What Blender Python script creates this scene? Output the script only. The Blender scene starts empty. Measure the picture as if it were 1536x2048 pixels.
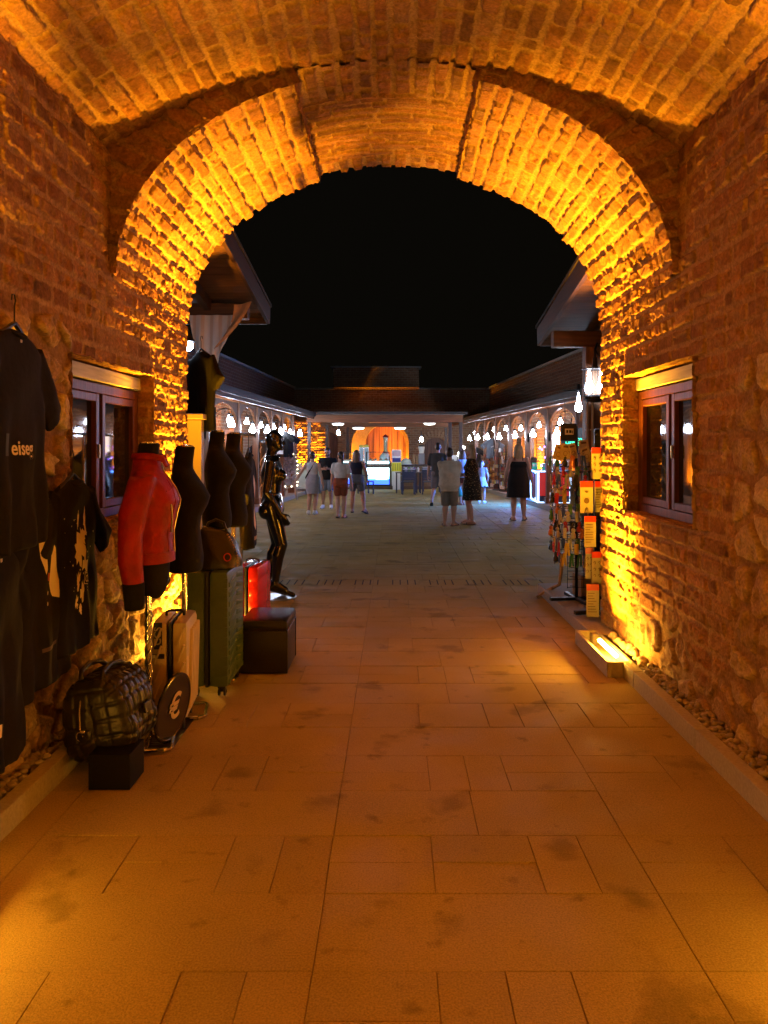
import bpy, bmesh, math, random
import numpy as np
from mathutils import Vector, Matrix
from mathutils.bvhtree import BVHTree

scene = bpy.context.scene
C = scene.collection
R = math.radians
PI = math.pi

# ------------------------------------------------------------------ camera
F, CU, CV, CAMZ = 1490.0, 788.0, 897.0, 1.6
cam_d = bpy.data.cameras.new('camera')
cam = bpy.data.objects.new('camera', cam_d)
C.objects.link(cam)
cam.location = (0, 0, CAMZ)
cam.rotation_euler = (R(90), 0, 0)
cam_d.sensor_width = 36.0
cam_d.lens = F / 2048.0 * 36.0
cam_d.shift_x = -(CU - 768.0) / 2048.0
cam_d.shift_y = -(1024.0 - CV) / 2048.0
cam_d.clip_start = 0.05
cam_d.clip_end = 600.0
scene.camera = cam

# ------------------------------------------------------------------ night sky, exposure
world = bpy.data.worlds.new("World")
scene.world = world
world.use_nodes = True
bg = world.node_tree.nodes['Background']
bg.inputs['Color'].default_value = (0.9, 0.75, 0.5, 1)
bg.inputs['Strength'].default_value = 0.003
scene.view_settings.view_transform = 'Standard'
scene.view_settings.look = 'None'
scene.view_settings.exposure = 0.0
scene.view_settings.gamma = 1.0
scene.cycles.max_bounces = 7
scene.cycles.diffuse_bounces = 4
scene.cycles.glossy_bounces = 3
scene.cycles.transmission_bounces = 4
scene.cycles.sample_clamp_indirect = 6.0
scene.cycles.caustics_reflective = False
scene.cycles.caustics_refractive = False

AMBER = (1.0, 0.392, 0.010)
WHITE = (0.82, 0.94, 1.2)


def P(u, v, y):
    """Point seen at photo pixel (u, v), y metres away."""
    return Vector(((u - CU) / F * y, y, CAMZ - (v - CV) / F * y))


# ------------------------------------------------------------------ materials
MATS = {}


def mat(name, col=(0.5, 0.5, 0.5), rough=0.6, metal=0.0, spec=0.5, noise=0.0, nscale=40.0, bump=0.0, bscale=200.0,
        emit=None, estr=0.0, attr=None, coat=0.0, trans=0.0, alpha=1.0, sheen=0.0, nst=(1, 1, 1)):
    if name in MATS:
        return MATS[name]
    m = bpy.data.materials.new(name)
    m.use_nodes = True
    nt = m.node_tree
    b = nt.nodes['Principled BSDF']
    b.inputs['Base Color'].default_value = (*col, 1)
    b.inputs['Roughness'].default_value = rough
    b.inputs['Metallic'].default_value = metal
    b.inputs['Specular IOR Level'].default_value = spec
    b.inputs['Coat Weight'].default_value = coat
    b.inputs['Coat Roughness'].default_value = 0.08
    b.inputs['Transmission Weight'].default_value = trans
    b.inputs['Alpha'].default_value = alpha
    b.inputs['Sheen Weight'].default_value = sheen
    if emit:
        b.inputs['Emission Color'].default_value = (*emit, 1)
        b.inputs['Emission Strength'].default_value = estr
    tc = nt.nodes.new('ShaderNodeTexCoord')
    mp = nt.nodes.new('ShaderNodeMapping')
    mp.inputs['Scale'].default_value = nst
    nt.links.new(tc.outputs['Object'], mp.inputs['Vector'])
    src = None
    if attr:
        a = nt.nodes.new('ShaderNodeAttribute')
        a.attribute_name = attr
        src = a.outputs['Color']
        nt.links.new(src, b.inputs['Base Color'])
    if noise > 0:
        n = nt.nodes.new('ShaderNodeTexNoise')
        n.inputs['Scale'].default_value = nscale
        n.inputs['Detail'].default_value = 6
        nt.links.new(mp.outputs['Vector'], n.inputs['Vector'])
        r = nt.nodes.new('ShaderNodeMapRange')
        r.inputs['From Min'].default_value = 0.3
        r.inputs['From Max'].default_value = 0.7
        r.inputs['To Min'].default_value = 1 - noise
        r.inputs['To Max'].default_value = 1 + noise
        nt.links.new(n.outputs['Fac'], r.inputs['Value'])
        mx = nt.nodes.new('ShaderNodeVectorMath')
        mx.operation = 'SCALE'
        if src is not None:
            nt.links.new(src, mx.inputs[0])
        else:
            mx.inputs[0].default_value = col
        nt.links.new(r.outputs['Result'], mx.inputs['Scale'])
        nt.links.new(mx.outputs['Vector'], b.inputs['Base Color'])
    if bump > 0:
        n2 = nt.nodes.new('ShaderNodeTexNoise')
        n2.inputs['Scale'].default_value = bscale
        n2.inputs['Detail'].default_value = 5
        nt.links.new(mp.outputs['Vector'], n2.inputs['Vector'])
        bp = nt.nodes.new('ShaderNodeBump')
        bp.inputs['Strength'].default_value = bump
        bp.inputs['Distance'].default_value = 0.01
        nt.links.new(n2.outputs['Fac'], bp.inputs['Height'])
        nt.links.new(bp.outputs['Normal'], b.inputs['Normal'])
    MATS[name] = m
    return m


def wood(name, col, axis=1, rough=0.5, scale=9.0, spec=0.4):
    """Wood with grain stretched along one axis (0 x, 1 y, 2 z)."""
    if name in MATS:
        return MATS[name]
    s = [1.0, 1.0, 1.0]
    s[axis] = 0.07
    return mat(name, col, rough, noise=0.38, nscale=scale * 3, bump=0.25, bscale=scale * 6, nst=tuple(s), spec=spec)


def brickmat(name, c1, c2, mortar, scale=1.0, axes=(0, 2)):
    """Small-scale brickwork for far walls: courses by node, bump from the joints."""
    if name in MATS:
        return MATS[name]
    m = mat(name, c1, 0.9, spec=0.15)
    nt = m.node_tree
    b = nt.nodes['Principled BSDF']
    tc = nt.nodes.new('ShaderNodeTexCoord')
    sp = nt.nodes.new('ShaderNodeSeparateXYZ')
    cb = nt.nodes.new('ShaderNodeCombineXYZ')
    nt.links.new(tc.outputs['Object'], sp.inputs[0])
    nt.links.new(sp.outputs[axes[0]], cb.inputs[0])
    nt.links.new(sp.outputs[axes[1]], cb.inputs[1])
    nz = nt.nodes.new('ShaderNodeTexNoise')
    nz.inputs['Scale'].default_value = 7
    nz.inputs['Detail'].default_value = 4
    nt.links.new(tc.outputs['Object'], nz.inputs['Vector'])
    ad = nt.nodes.new('ShaderNodeMixRGB')
    ad.inputs[0].default_value = 0.045
    nt.links.new(cb.outputs[0], ad.inputs[1])
    nt.links.new(nz.outputs['Color'], ad.inputs[2])
    t = nt.nodes.new('ShaderNodeTexBrick')
    t.inputs['Color1'].default_value = (*c1, 1)
    t.inputs['Color2'].default_value = (*c2, 1)
    t.inputs['Mortar'].default_value = (*mortar, 1)
    t.inputs['Scale'].default_value = scale
    t.inputs['Mortar Size'].default_value = 0.014
    t.inputs['Mortar Smooth'].default_value = 0.3
    t.inputs['Brick Width'].default_value = 0.26
    t.inputs['Row Height'].default_value = 0.105
    nt.links.new(ad.outputs[0], t.inputs['Vector'])
    mu = nt.nodes.new('ShaderNodeMixRGB')
    mu.blend_type = 'MULTIPLY'
    mu.inputs[0].default_value = 0.5
    nt.links.new(t.outputs['Color'], mu.inputs[1])
    nt.links.new(nz.outputs['Fac'], mu.inputs[2])
    nt.links.new(mu.outputs[0], b.inputs['Base Color'])
    bp = nt.nodes.new('ShaderNodeBump')
    bp.invert = True
    bp.inputs['Strength'].default_value = 0.9
    bp.inputs['Distance'].default_value = 0.03
    mx = nt.nodes.new('ShaderNodeMath')
    mx.operation = 'ADD'
    nt.links.new(t.outputs['Fac'], mx.inputs[0])
    nt.links.new(nz.outputs['Fac'], mx.inputs[1])
    nt.links.new(mx.outputs[0], bp.inputs['Height'])
    nt.links.new(bp.outputs['Normal'], b.inputs['Normal'])
    return m


# ------------------------------------------------------------------ object helpers
def link(o, parent=None):
    C.objects.link(o)
    if parent is not None:
        o.parent = parent
    return o


def tag(o, label=None, cat=None, group=None, kind=None):
    if label:
        o['label'] = label
    if cat:
        o['category'] = cat
    if group:
        o['group'] = group
    if kind:
        o['kind'] = kind
    return o


def thing(name, label, cat, loc=(0, 0, 0), rz=0.0, group=None):
    o = bpy.data.objects.new(name, None)
    o.empty_display_size = 0.1
    link(o)
    o.location = loc
    o.rotation_euler = (0, 0, rz)
    return tag(o, label, cat, group)


def copy_tree(o, parent=None):
    c = o.copy()
    C.objects.link(c)
    c.parent = parent
    for ch in list(o.children):
        copy_tree(ch, c)
    return c


class MB:
    """Collects primitives for ONE mesh."""

    def __init__(s):
        s.v, s.f = [], []

    def add(s, vs, fs):
        n = len(s.v)
        s.v += [tuple(p) for p in vs]
        s.f += [tuple(i + n for i in f) for f in fs]
        return s

    def box(s, c, d, rz=0.0, rot=None, ch=0.0):
        x, y, z = d[0] / 2, d[1] / 2, d[2] / 2
        ch = min(ch, x * .9, y * .9, z * .9)
        M = rot if rot is not None else Matrix.Rotation(rz, 3, 'Z')
        if ch <= 0:
            vs = [Vector((a * x, b * y, e * z)) for a in (-1, 1) for b in (-1, 1) for e in (-1, 1)]
            fs = [(0, 1, 3, 2), (4, 6, 7, 5), (0, 4, 5, 1), (2, 3, 7, 6), (0, 2, 6, 4), (1, 5, 7, 3)]
        else:
            bm = bmesh.new()
            bmesh.ops.create_cube(bm, size=1.0)
            for q in bm.verts:
                q.co = Vector((q.co.x * 2 * x, q.co.y * 2 * y, q.co.z * 2 * z))
            bmesh.ops.bevel(bm, geom=bm.edges[:], offset=ch, segments=2, affect='EDGES', profile=0.6)
            bm.verts.index_update()
            vs = [q.co.copy() for q in bm.verts]
            fs = [[q.index for q in f.verts] for f in bm.faces]
            bm.free()
        c = Vector(c)
        return s.add([M @ p + c for p in vs], fs)

    def bar(s, a, b, w, h=None, ch=0.0, up=None):
        """Rectangular bar from a to b."""
        a, b = Vector(a), Vector(b)
        d = (b - a)
        L = d.length
        y = d.normalized()
        z = Vector(up) if up else Vector((0, 0, 1))
        if abs(y.dot(z)) > .98:
            z = Vector((1, 0, 0))
        x = y.cross(z).normalized()
        z = x.cross(y).normalized()
        M = Matrix((x, y, z)).transposed()
        return s.box((a + b) / 2, (w, L, h or w), rot=M, ch=ch)

    def loft(s, rings, cap=True, closed=True):
        n = len(rings[0])
        vs = [p for r in rings for p in r]
        fs = []
        for i in range(len(rings) - 1):
            for j in range(n if closed else n - 1):
                k = (j + 1) % n
                fs.append((i * n + j, i * n + k, (i + 1) * n + k, (i + 1) * n + j))
        if cap and closed:
            fs.append(tuple(range(n - 1, -1, -1)))
            fs.append(tuple((len(rings) - 1) * n + j for j in range(n)))
        return s.add(vs, fs)

    def tube(s, pts, rad, n=10, cap=True):
        pts = [Vector(p) for p in pts]
        if not isinstance(rad, (list, tuple)):
            rad = [rad] * len(pts)
        rings = []
        ref = None
        for i, p in enumerate(pts):
            t = (pts[min(i + 1, len(pts) - 1)] - pts[max(i - 1, 0)]).normalized()
            if ref is None:
                ref = Vector((0, 0, 1)) if abs(t.z) < .9 else Vector((1, 0, 0))
            x = t.cross(ref)
            if x.length < 1e-4:
                x = t.cross(Vector((0.3, 1, 0.2)))
            x.normalize()
            y = x.cross(t).normalized()
            ref = y
            r = rad[i]
            rx, ry = (r if isinstance(r, (tuple, list)) else (r, r))
            rings.append([p + x * math.cos(a) * rx + y * math.sin(a) * ry for a in [2 * PI * k / n for k in range(n)]])
        return s.loft(rings, cap)

    def lathe(s, c, prof, n=20, cap=True, sx=1.0, sy=1.0):
        c = Vector(c)
        rings = [[c + Vector((r * sx * math.cos(2 * PI * k / n), r * sy * math.sin(2 * PI * k / n), z)) for k in range(n)] for r, z in prof]
        return s.loft(rings, cap)

    def ball(s, c, r, n=14, m=9, rot=None):
        if not isinstance(r, (tuple, list)):
            r = (r, r, r)
        c = Vector(c)
        rings = []
        for i in range(m + 1):
            th = PI * i / m
            th = min(max(th, 0.02), PI - 0.02)
            rg = []
            for k in range(n):
                p = Vector((r[0] * math.sin(th) * math.cos(2 * PI * k / n), r[1] * math.sin(th) * math.sin(2 * PI * k / n), -r[2] * math.cos(th)))
                rg.append(c + (rot @ p if rot is not None else p))
            rings.append(rg)
        return s.loft(rings)

    def capsule(s, a, b, ra, rb, n=12):
        a, b = Vector(a), Vector(b)
        d = (b - a).normalized()
        pts, rad = [], []
        for t in (-.97, -.75, -.4, 0):
            pts.append(a + d * ra * t)
            rad.append(ra * math.sqrt(1 - t * t))
        for t in (.25, .5, .75):
            pts.append(a.lerp(b, t))
            rad.append(ra + (rb - ra) * t)
        for t in (0, .4, .75, .97):
            pts.append(b + d * rb * t)
            rad.append(rb * math.sqrt(1 - t * t))
        return s.tube(pts, rad, n)

    def poly(s, pts2, to3, thick):
        """Extrude a 2-D outline; to3(a, b, t) gives the 3-D point, t in 0..thick."""
        n = len(pts2)
        vs = [to3(a, b, 0) for a, b in pts2] + [to3(a, b, thick) for a, b in pts2]
        fs = [tuple(range(n - 1, -1, -1)), tuple(range(n, 2 * n))]
        fs += [(i, (i + 1) % n, n + (i + 1) % n, n + i) for i in range(n)]
        return s.add(vs, fs)

    def mesh(s, name):
        me = bpy.data.meshes.new(name)
        me.from_pydata([tuple(p) for p in s.v], [], s.f)
        bm = bmesh.new()
        bm.from_mesh(me)
        bmesh.ops.recalc_face_normals(bm, faces=bm.faces[:])
        bm.to_mesh(me)
        bm.free()
        return me

    def build(s, name, m, parent=None, smooth=False):
        me = s.mesh(name)
        me.materials.append(m)
        o = bpy.data.objects.new(name, me)
        link(o, parent)
        if smooth:
            sm(me, smooth)
        return o


def sm(me, ang=True):
    me.polygons.foreach_set('use_smooth', [True] * len(me.polygons))
    if ang is not True:
        bm = bmesh.new()
        bm.from_mesh(me)
        for e in bm.edges:
            if len(e.link_faces) == 2 and e.calc_face_angle(0) > ang:
                e.smooth = False
        bm.to_mesh(me)
        bm.free()


def remesh(mb, name, m, parent=None, vox=0.01, smooth=6, fac=0.5):
    """Union of everything in mb as one continuous skin."""
    me = mb.mesh(name)
    t = bpy.data.objects.new(name, me)
    C.objects.link(t)
    r = t.modifiers.new('r', 'REMESH')
    r.mode = 'VOXEL'
    r.voxel_size = vox
    if smooth:
        s = t.modifiers.new('s', 'SMOOTH')
        s.iterations = smooth
        s.factor = fac
    dg = bpy.context.evaluated_depsgraph_get()
    out = bpy.data.meshes.new_from_object(t.evaluated_get(dg))
    bpy.data.objects.remove(t)
    bpy.data.meshes.remove(me)
    out.name = name
    out.materials.clear()
    out.materials.append(m)
    sm(out)
    o = bpy.data.objects.new(name, out)
    return link(o, parent)


def text_mesh(txt, size, ext=0.002, res=3, bold=0.0):
    cu = bpy.data.curves.new('lettering', 'FONT')
    cu.body = txt
    cu.size = size
    cu.extrude = ext
    cu.align_x = 'CENTER'
    cu.align_y = 'CENTER'
    cu.resolution_u = res
    cu.offset = bold
    o = bpy.data.objects.new('lettering', cu)
    C.objects.link(o)
    dg = bpy.context.evaluated_depsgraph_get()
    me = bpy.data.meshes.new_from_object(o.evaluated_get(dg))
    bpy.data.objects.remove(o)
    return me


def text(txt, size, loc, xdir, zdir, m, parent=None, ext=0.002, bold=0.0, name='lettering', sx=1.0):
    """Lettering with baseline along xdir and up along zdir."""
    me = text_mesh(txt, size, ext, bold=bold)
    x, z = Vector(xdir).normalized(), Vector(zdir).normalized()
    n = x.cross(z)
    M = Matrix((x * sx, z, n)).transposed().to_4x4()
    M.translation = Vector(loc)
    me.transform(M)
    me.materials.append(m)
    o = bpy.data.objects.new(name, me)
    return link(o, parent)


# ------------------------------------------------------------------ numpy noise and masonry
def hsh(i, j, s):
    n = (i.astype(np.int64) * 374761393 + j.astype(np.int64) * 668265263 + s * 982451653) & 0x7fffffff
    n = ((n ^ (n >> 13)) * 1274126177) & 0x7fffffff
    return ((n ^ (n >> 16)) & 0xffff) / 65535.0


def vn(x, y, s=0):
    i, j = np.floor(x), np.floor(y)
    fx, fy = x - i, y - j
    fx, fy = fx * fx * (3 - 2 * fx), fy * fy * (3 - 2 * fy)
    a, b, c, d = hsh(i, j, s), hsh(i + 1, j, s), hsh(i, j + 1, s), hsh(i + 1, j + 1, s)
    return (a * (1 - fx) + b * fx) * (1 - fy) + (c * (1 - fx) + d * fx) * fy


def fbm(x, y, s=0, o=4):
    t, a, n = 0, .5, 0
    for k in range(o):
        t = t + a * vn(x * 2 ** k, y * 2 ** k, s + 17 * k)
        n += a
        a *= .5
    return t / n


def sst(a, b, x):
    t = np.clip((x - a) / (b - a), 0, 1)
    return t * t * (3 - 2 * t)


BRICK = np.array([(.28, .142, .072), (.31, .165, .085), (.25, .122, .062), (.33, .185, .095), (.20, .108, .060), (.29, .150, .072)])
MORTAR = np.array((.35, .225, .12))
STONE = np.array([(.44, .34, .22), (.36, .27, .17), (.52, .41, .26), (.32, .22, .13), (.40, .27, .16)])


def bricks(U, V, seed, pitch=.112, blen=.23, mort=.03, depth=.022, rough=1.0):
    Vw = V + .022 * (fbm(U * 1.1, V * .7, seed + 3) - .5) + .05 * (vn(V * 3.7, 0 * U, seed + 31) - .5) + .006 * (fbm(U * 9, V * 5, seed + 4) - .5)
    row = np.floor(Vw / pitch).astype(int)
    fv = Vw - row * pitch
    e0, e1, idx = np.zeros_like(U), np.zeros_like(U), np.zeros_like(U)
    Uw = U + .012 * (fbm(U * 6, V * 9, seed + 5) - .5)
    lo, hi = U.min() - 1, U.max() + 1
    for r in np.unique(row):
        rg = np.random.RandomState((int(r) * 7919 + seed * 101) % 2 ** 31)
        n = int((hi - lo) / (blen * .55)) + 3
        L = blen * rg.choice([.5, .85, 1.0, 1.15, 1.3], n, p=[.2, .2, .25, .2, .15]) * rg.uniform(.92, 1.08, n)
        ed = lo - rg.rand() * blen + np.concatenate([[0], np.cumsum(L)])
        k = row == r
        i = np.clip(np.searchsorted(ed, Uw[k]) - 1, 0, n - 1)
        e0[k], e1[k], idx[k] = ed[i], ed[i + 1], i
    r1 = hsh(idx, row, seed + 1)
    r2 = hsh(idx, row, seed + 2)
    r3 = hsh(idx, row, seed + 9)
    mm = mort * (.62 + .5 * r2)
    du = np.minimum(Uw - e0, e1 - Uw) - mm * .40
    dv = np.minimum(fv, pitch - fv) - mm * .5
    a = .014
    d = np.minimum(du, dv)
    d = np.where((du < a) & (dv < a), a - np.sqrt((a - du) ** 2 + (a - dv) ** 2), d)
    chip = fbm(U * 26, V * 26, seed + 6) - .5
    d = d + chip * .022 * rough
    t = sst(-.001, .0075, d)
    n1 = fbm(U * 34, V * 34, seed + 7)
    n2 = fbm(U * 11, V * 11, seed + 8)
    tilt = ((U - (e0 + e1) / 2) / .2) * (r3 - .5) * .012 + (fv / pitch - .5) * (r2 - .5) * .010
    hb = depth * (.72 + .85 * (r1 - .35)) + tilt + (n1 - .5) * .012 * rough + (n2 - .5) * .010 * rough
    pit = sst(.58, .72, fbm(U * 15, V * 19, seed + 21)) * .014 * (r3 > .45)
    hb = hb - pit * rough
    hm = (fbm(U * 18, V * 18, seed + 12) - .5) * .014 + .35 * depth * sst(.4, .7, fbm(U * 2.3, V * 2.3, seed + 13))
    h = hb * t + hm * (1 - t)
    c = BRICK[(r2 * 5.999).astype(int)]
    c = c * (.80 + .4 * r3)[..., None] * (.72 + .56 * n1)[..., None]
    sooty = sst(.55, .8, fbm(U * 7, V * 7, seed + 14)) * .35
    c = c * (1 - sooty)[..., None]
    smear = sst(.56, .72, fbm(U * 9, V * 13, seed + 15)) * .55
    c = c * (1 - smear)[..., None] + MORTAR * .85 * smear[..., None]
    cm = MORTAR * (.75 + .5 * fbm(U * 30, V * 30, seed + 16))[..., None]
    return h, c * t[..., None] + cm * (1 - t)[..., None]


def stones(U, V, seed, cell=.2, depth=.05):
    U = U + .05 * (fbm(U * 5, V * 5, seed + 1) - .5)
    V = V + .05 * (fbm(U * 5, V * 5, seed + 2) - .5)
    x, y = U / cell / 1.25, V / cell
    i, j = np.floor(x), np.floor(y)
    f1, f2 = np.full(U.shape, 9.), np.full(U.shape, 9.)
    ci, cj = i.copy(), j.copy()
    for a in (-1, 0, 1):
        for b in (-1, 0, 1):
            px = i + a + .12 + .76 * hsh(i + a, j + b, seed + 5)
            py = j + b + .12 + .76 * hsh(i + a, j + b, seed + 6)
            d = np.sqrt((x - px) ** 2 + (y - py) ** 2)
            n = d < f1
            f2 = np.where(n, f1, np.minimum(f2, d))
            ci, cj = np.where(n, i + a, ci), np.where(n, j + b, cj)
            f1 = np.where(n, d, f1)
    r1, r2, r3 = hsh(ci, cj, seed + 7), hsh(ci, cj, seed + 8), hsh(ci, cj, seed + 9)
    d = (f2 - f1) - .10 - .18 * r3 + (fbm(U * 20, V * 20, seed + 10) - .5) * .2
    t = sst(-.01, .055, d)
    n1 = fbm(U * 16, V * 16, seed + 11, 6)
    ridge = 1 - np.abs(fbm(U * 8, V * 8, seed + 12, 6) - .5) * 4
    fac = np.abs(((U * (r1 - .5) + V * (r3 - .5)) * 14 + r2 * 3) % 1 - .5)
    hs = depth * (.3 + .8 * r1) * (.7 + .3 * sst(0, .4, d)) + (n1 - .5) * .034 + np.clip(ridge, 0, 1) * .026 + fac * .012
    hm = (fbm(U * 14, V * 14, seed + 13) - .5) * .022 + .008
    c = STONE[(r2 * 4.999).astype(int)] * (.62 + .7 * n1)[..., None]
    cm = MORTAR * .72 * (.7 + .6 * fbm(U * 22, V * 22, seed + 14))[..., None]
    return hs * t + hm * (1 - t), c * t[..., None] + cm * (1 - t)[..., None]


masonry = mat('masonry', (.3, .15, .08), 0.95, spec=0.04, attr='col', noise=0.26, nscale=60, bump=0.75, bscale=75)


def surface(name, us, vs, pos, nrm, field, parent, keep=None):
    """Displaced masonry sheet: pos(U,V), nrm(U,V) -> arrays; field(U,V) -> height, colour."""
    U, V = np.meshgrid(us, vs, indexing='ij')
    h, c = field(U, V)
    co = pos(U, V) + nrm(U, V) * h[..., None]
    nu, nv = U.shape
    ids = np.arange(nu * nv).reshape(nu, nv)
    q = np.stack([ids[:-1, :-1], ids[1:, :-1], ids[1:, 1:], ids[:-1, 1:]], -1).reshape(-1, 4)
    if keep is not None:
        uc, vc = (U[:-1, :-1] + U[1:, 1:]) / 2, (V[:-1, :-1] + V[1:, 1:]) / 2
        q = q[keep(uc, vc).reshape(-1)]
    me = bpy.data.meshes.new(name)
    me.vertices.add(nu * nv)
    me.vertices.foreach_set('co', co.reshape(-1).astype(np.float32))
    me.loops.add(len(q) * 4)
    me.loops.foreach_set('vertex_index', q.reshape(-1).astype(np.int32))
    me.polygons.add(len(q))
    me.polygons.foreach_set('loop_start', (np.arange(len(q)) * 4).astype(np.int32))
    me.polygons.foreach_set('loop_total', np.full(len(q), 4, np.int32))
    me.update(calc_edges=True)
    ca = me.color_attributes.new('col', 'FLOAT_COLOR', 'POINT')
    cc = np.ones((nu * nv, 4), np.float32)
    cc[:, :3] = np.clip(c.reshape(-1, 3), 0.01, 0.9)
    ca.data.foreach_set('color', cc.reshape(-1))
    me.polygons.foreach_set('use_smooth', np.ones(len(q), bool))
    me.materials.append(masonry)
    o = bpy.data.objects.new(name, me)
    return link(o, parent)


def v3(x, y, z):
    x, y, z = np.broadcast_arrays(x, y, z)
    return np.stack([x, y, z], -1).astype(float)

# ================================================================== GROUND
rng = random.Random(5)
ground_m = mat('grout', (.23, .165, .06), 0.95, noise=.3, nscale=3)
g = MB().add([(-120, -60, -.007), (120, -60, -.007), (120, 160, -.007), (-120, 160, -.007)], [(0, 1, 2, 3)])
tag(g.build('ground', ground_m), kind='structure')


def slab_material():
    m = mat('paving_stone', (.36, .31, .25), 0.8, spec=0.10, attr='col', noise=.24, nscale=150, bump=.45, bscale=220)
    nt = m.node_tree
    b = nt.nodes['Principled BSDF']
    cur = b.inputs['Base Color'].links[0].from_socket
    tc = nt.nodes.new('ShaderNodeTexCoord')

    def blot(scale, lo, hi, amt, cur, det=4, seed=0.0):
        mp = nt.nodes.new('ShaderNodeMapping')
        mp.inputs['Location'].default_value = (seed, seed * 1.7, 0)
        nt.links.new(tc.outputs['Object'], mp.inputs['Vector'])
        n = nt.nodes.new('ShaderNodeTexNoise')
        n.inputs['Scale'].default_value = scale
        n.inputs['Detail'].default_value = det
        nt.links.new(mp.outputs['Vector'], n.inputs['Vector'])
        r = nt.nodes.new('ShaderNodeMapRange')
        r.inputs['From Min'].default_value = lo
        r.inputs['From Max'].default_value = hi
        r.inputs['To Min'].default_value = 1.0
        r.inputs['To Max'].default_value = 1.0 - amt
        nt.links.new(n.outputs['Fac'], r.inputs['Value'])
        mx = nt.nodes.new('ShaderNodeVectorMath')
        mx.operation = 'SCALE'
        nt.links.new(cur, mx.inputs[0])
        nt.links.new(r.outputs['Result'], mx.inputs['Scale'])
        return mx.outputs['Vector']
    cur = blot(7.5, .635, .74, .34, cur, 3, 3.1)
    cur = blot(2.4, .60, .68, .34, cur, 6, 9.4)
    cur = blot(.7, .40, .65, .22, cur, 5, 1.0)
    nt.links.new(cur, b.inputs['Base Color'])
    n = nt.nodes.new('ShaderNodeTexNoise')
    n.inputs['Scale'].default_value = 3.0
    n.inputs['Detail'].default_value = 5
    nt.links.new(tc.outputs['Object'], n.inputs['Vector'])
    r = nt.nodes.new('ShaderNodeMapRange')
    r.inputs['From Min'].default_value = .35
    r.inputs['From Max'].default_value = .65
    r.inputs['To Min'].default_value = .60
    r.inputs['To Max'].default_value = .9
    nt.links.new(n.outputs['Fac'], r.inputs['Value'])
    nt.links.new(r.outputs['Result'], b.inputs['Roughness'])
    return m


def paving():
    V, Fc, K = [], [], []

    def slab(x0, x1, y0, y1):
        gp, ch = .0012, .0022
        x0, x1, y0, y1 = x0 + gp * rng.uniform(.4, 1.7), x1 - gp * rng.uniform(.4, 1.7), y0 + gp * rng.uniform(.4, 1.7), y1 - gp * rng.uniform(.4, 1.7)
        z = rng.uniform(-.0012, .0012)
        tx, ty = rng.uniform(-.0012, .0012), rng.uniform(-.0012, .0012)
        n = len(V)
        for k, (d, zz) in enumerate(((0, -.011), (0, z - ch), (ch, z))):
            for a, b in ((0, 0), (1, 0), (1, 1), (0, 1)):
                x = x1 - d if a else x0 + d
                y = y1 - d if b else y0 + d
                V.append((x, y, zz + (tx * (a - .5) + ty * (b - .5) if k else 0)))
        for k in range(2):
            for j in range(4):
                q = (j + 1) % 4
                Fc.append((n + k * 4 + j, n + k * 4 + q, n + k * 4 + 4 + q, n + k * 4 + 4 + j))
        Fc.append((n + 8, n + 9, n + 10, n + 11))
        t = rng.uniform(.93, 1.06)
        w = rng.uniform(-.006, .006)
        K.extend([(.39 * t + w, .292 * t, .095 * t - w)] * 12)
    y = 4.28 - .4 * 22
    i = 0
    while y < 37:
        d = .4
        for cx in range(-8, 8):
            x0 = .95 + 1.2 * cx
            split = (i % 2 == 0)
            if abs(x0) > 7 and y < 9:
                continue
            rg = rng.random()
            if not split:
                if rg < .72:
                    slab(x0, x0 + 1.2, y, y + d)
                else:
                    slab(x0, x0 + .6, y, y + d)
                    slab(x0 + .6, x0 + 1.2, y, y + d)
            else:
                ws = rng.choice([(.42, .19, .19, .4), (.4, .2, .2, .4), (.2, .2, .4, .4), (.4, .4, .2, .2), (.38, .21, .2, .41)])
                x = x0
                for w in ws:
                    if w > .3 and rng.random() < .62:
                        slab(x, x + w, y, y + d / 2)
                        slab(x, x + w, y + d / 2, y + d)
                    else:
                        slab(x, x + w, y, y + d)
                    x += w
        y += d
        i += 1
    me = bpy.data.meshes.new('paving')
    me.from_pydata(V, [], Fc)
    ca = me.color_attributes.new('col', 'FLOAT_COLOR', 'POINT')
    a = np.ones((len(V), 4), np.float32)
    a[:, :3] = np.array(K)
    ca.data.foreach_set('color', a.reshape(-1))
    me.materials.append(slab_material())
    o = bpy.data.objects.new('paving', me)
    tag(link(o), kind='structure')


paving()

# slotted drain across the passage mouth
dm = mat('slot_dark', (.012, .011, .01), .9)
b = MB()
for k in range(36):
    if k % 5 == 4:
        continue
    x = -1.35 + k * .089
    b.box((x, 8.9, .003), (.011, .30, .0024))
tag(b.build('drain_slots', dm), kind='structure')
b = MB()
for k in range(16):
    b.box((-1.27 + k * .0001, 4.02 + k * .026, .0035), (.13, .006, .002))
b.box((-1.27, 4.21, .0018), (.18, .46, .0012))
tag(b.build('drain_grate', mat('grate_metal', (.07, .06, .05), .6, .3)), kind='structure')

concrete = mat('kerb_stone', (.40, .37, .29), .85, noise=.14, nscale=55, bump=.3, bscale=180)
for s, y1 in ((1, 5.2), (-1, 5.05)):
    b = MB()
    y = -4.2
    k = 0
    while y < y1:
        L = min(1.02, y1 - y)
        b.box((s * 1.635, y + L / 2, .052), (.07 + .0015 * (k % 2), L - .005, .116), ch=.006)
        y += L
        k += 1
    tag(b.build('kerb', concrete), kind='structure')

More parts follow.
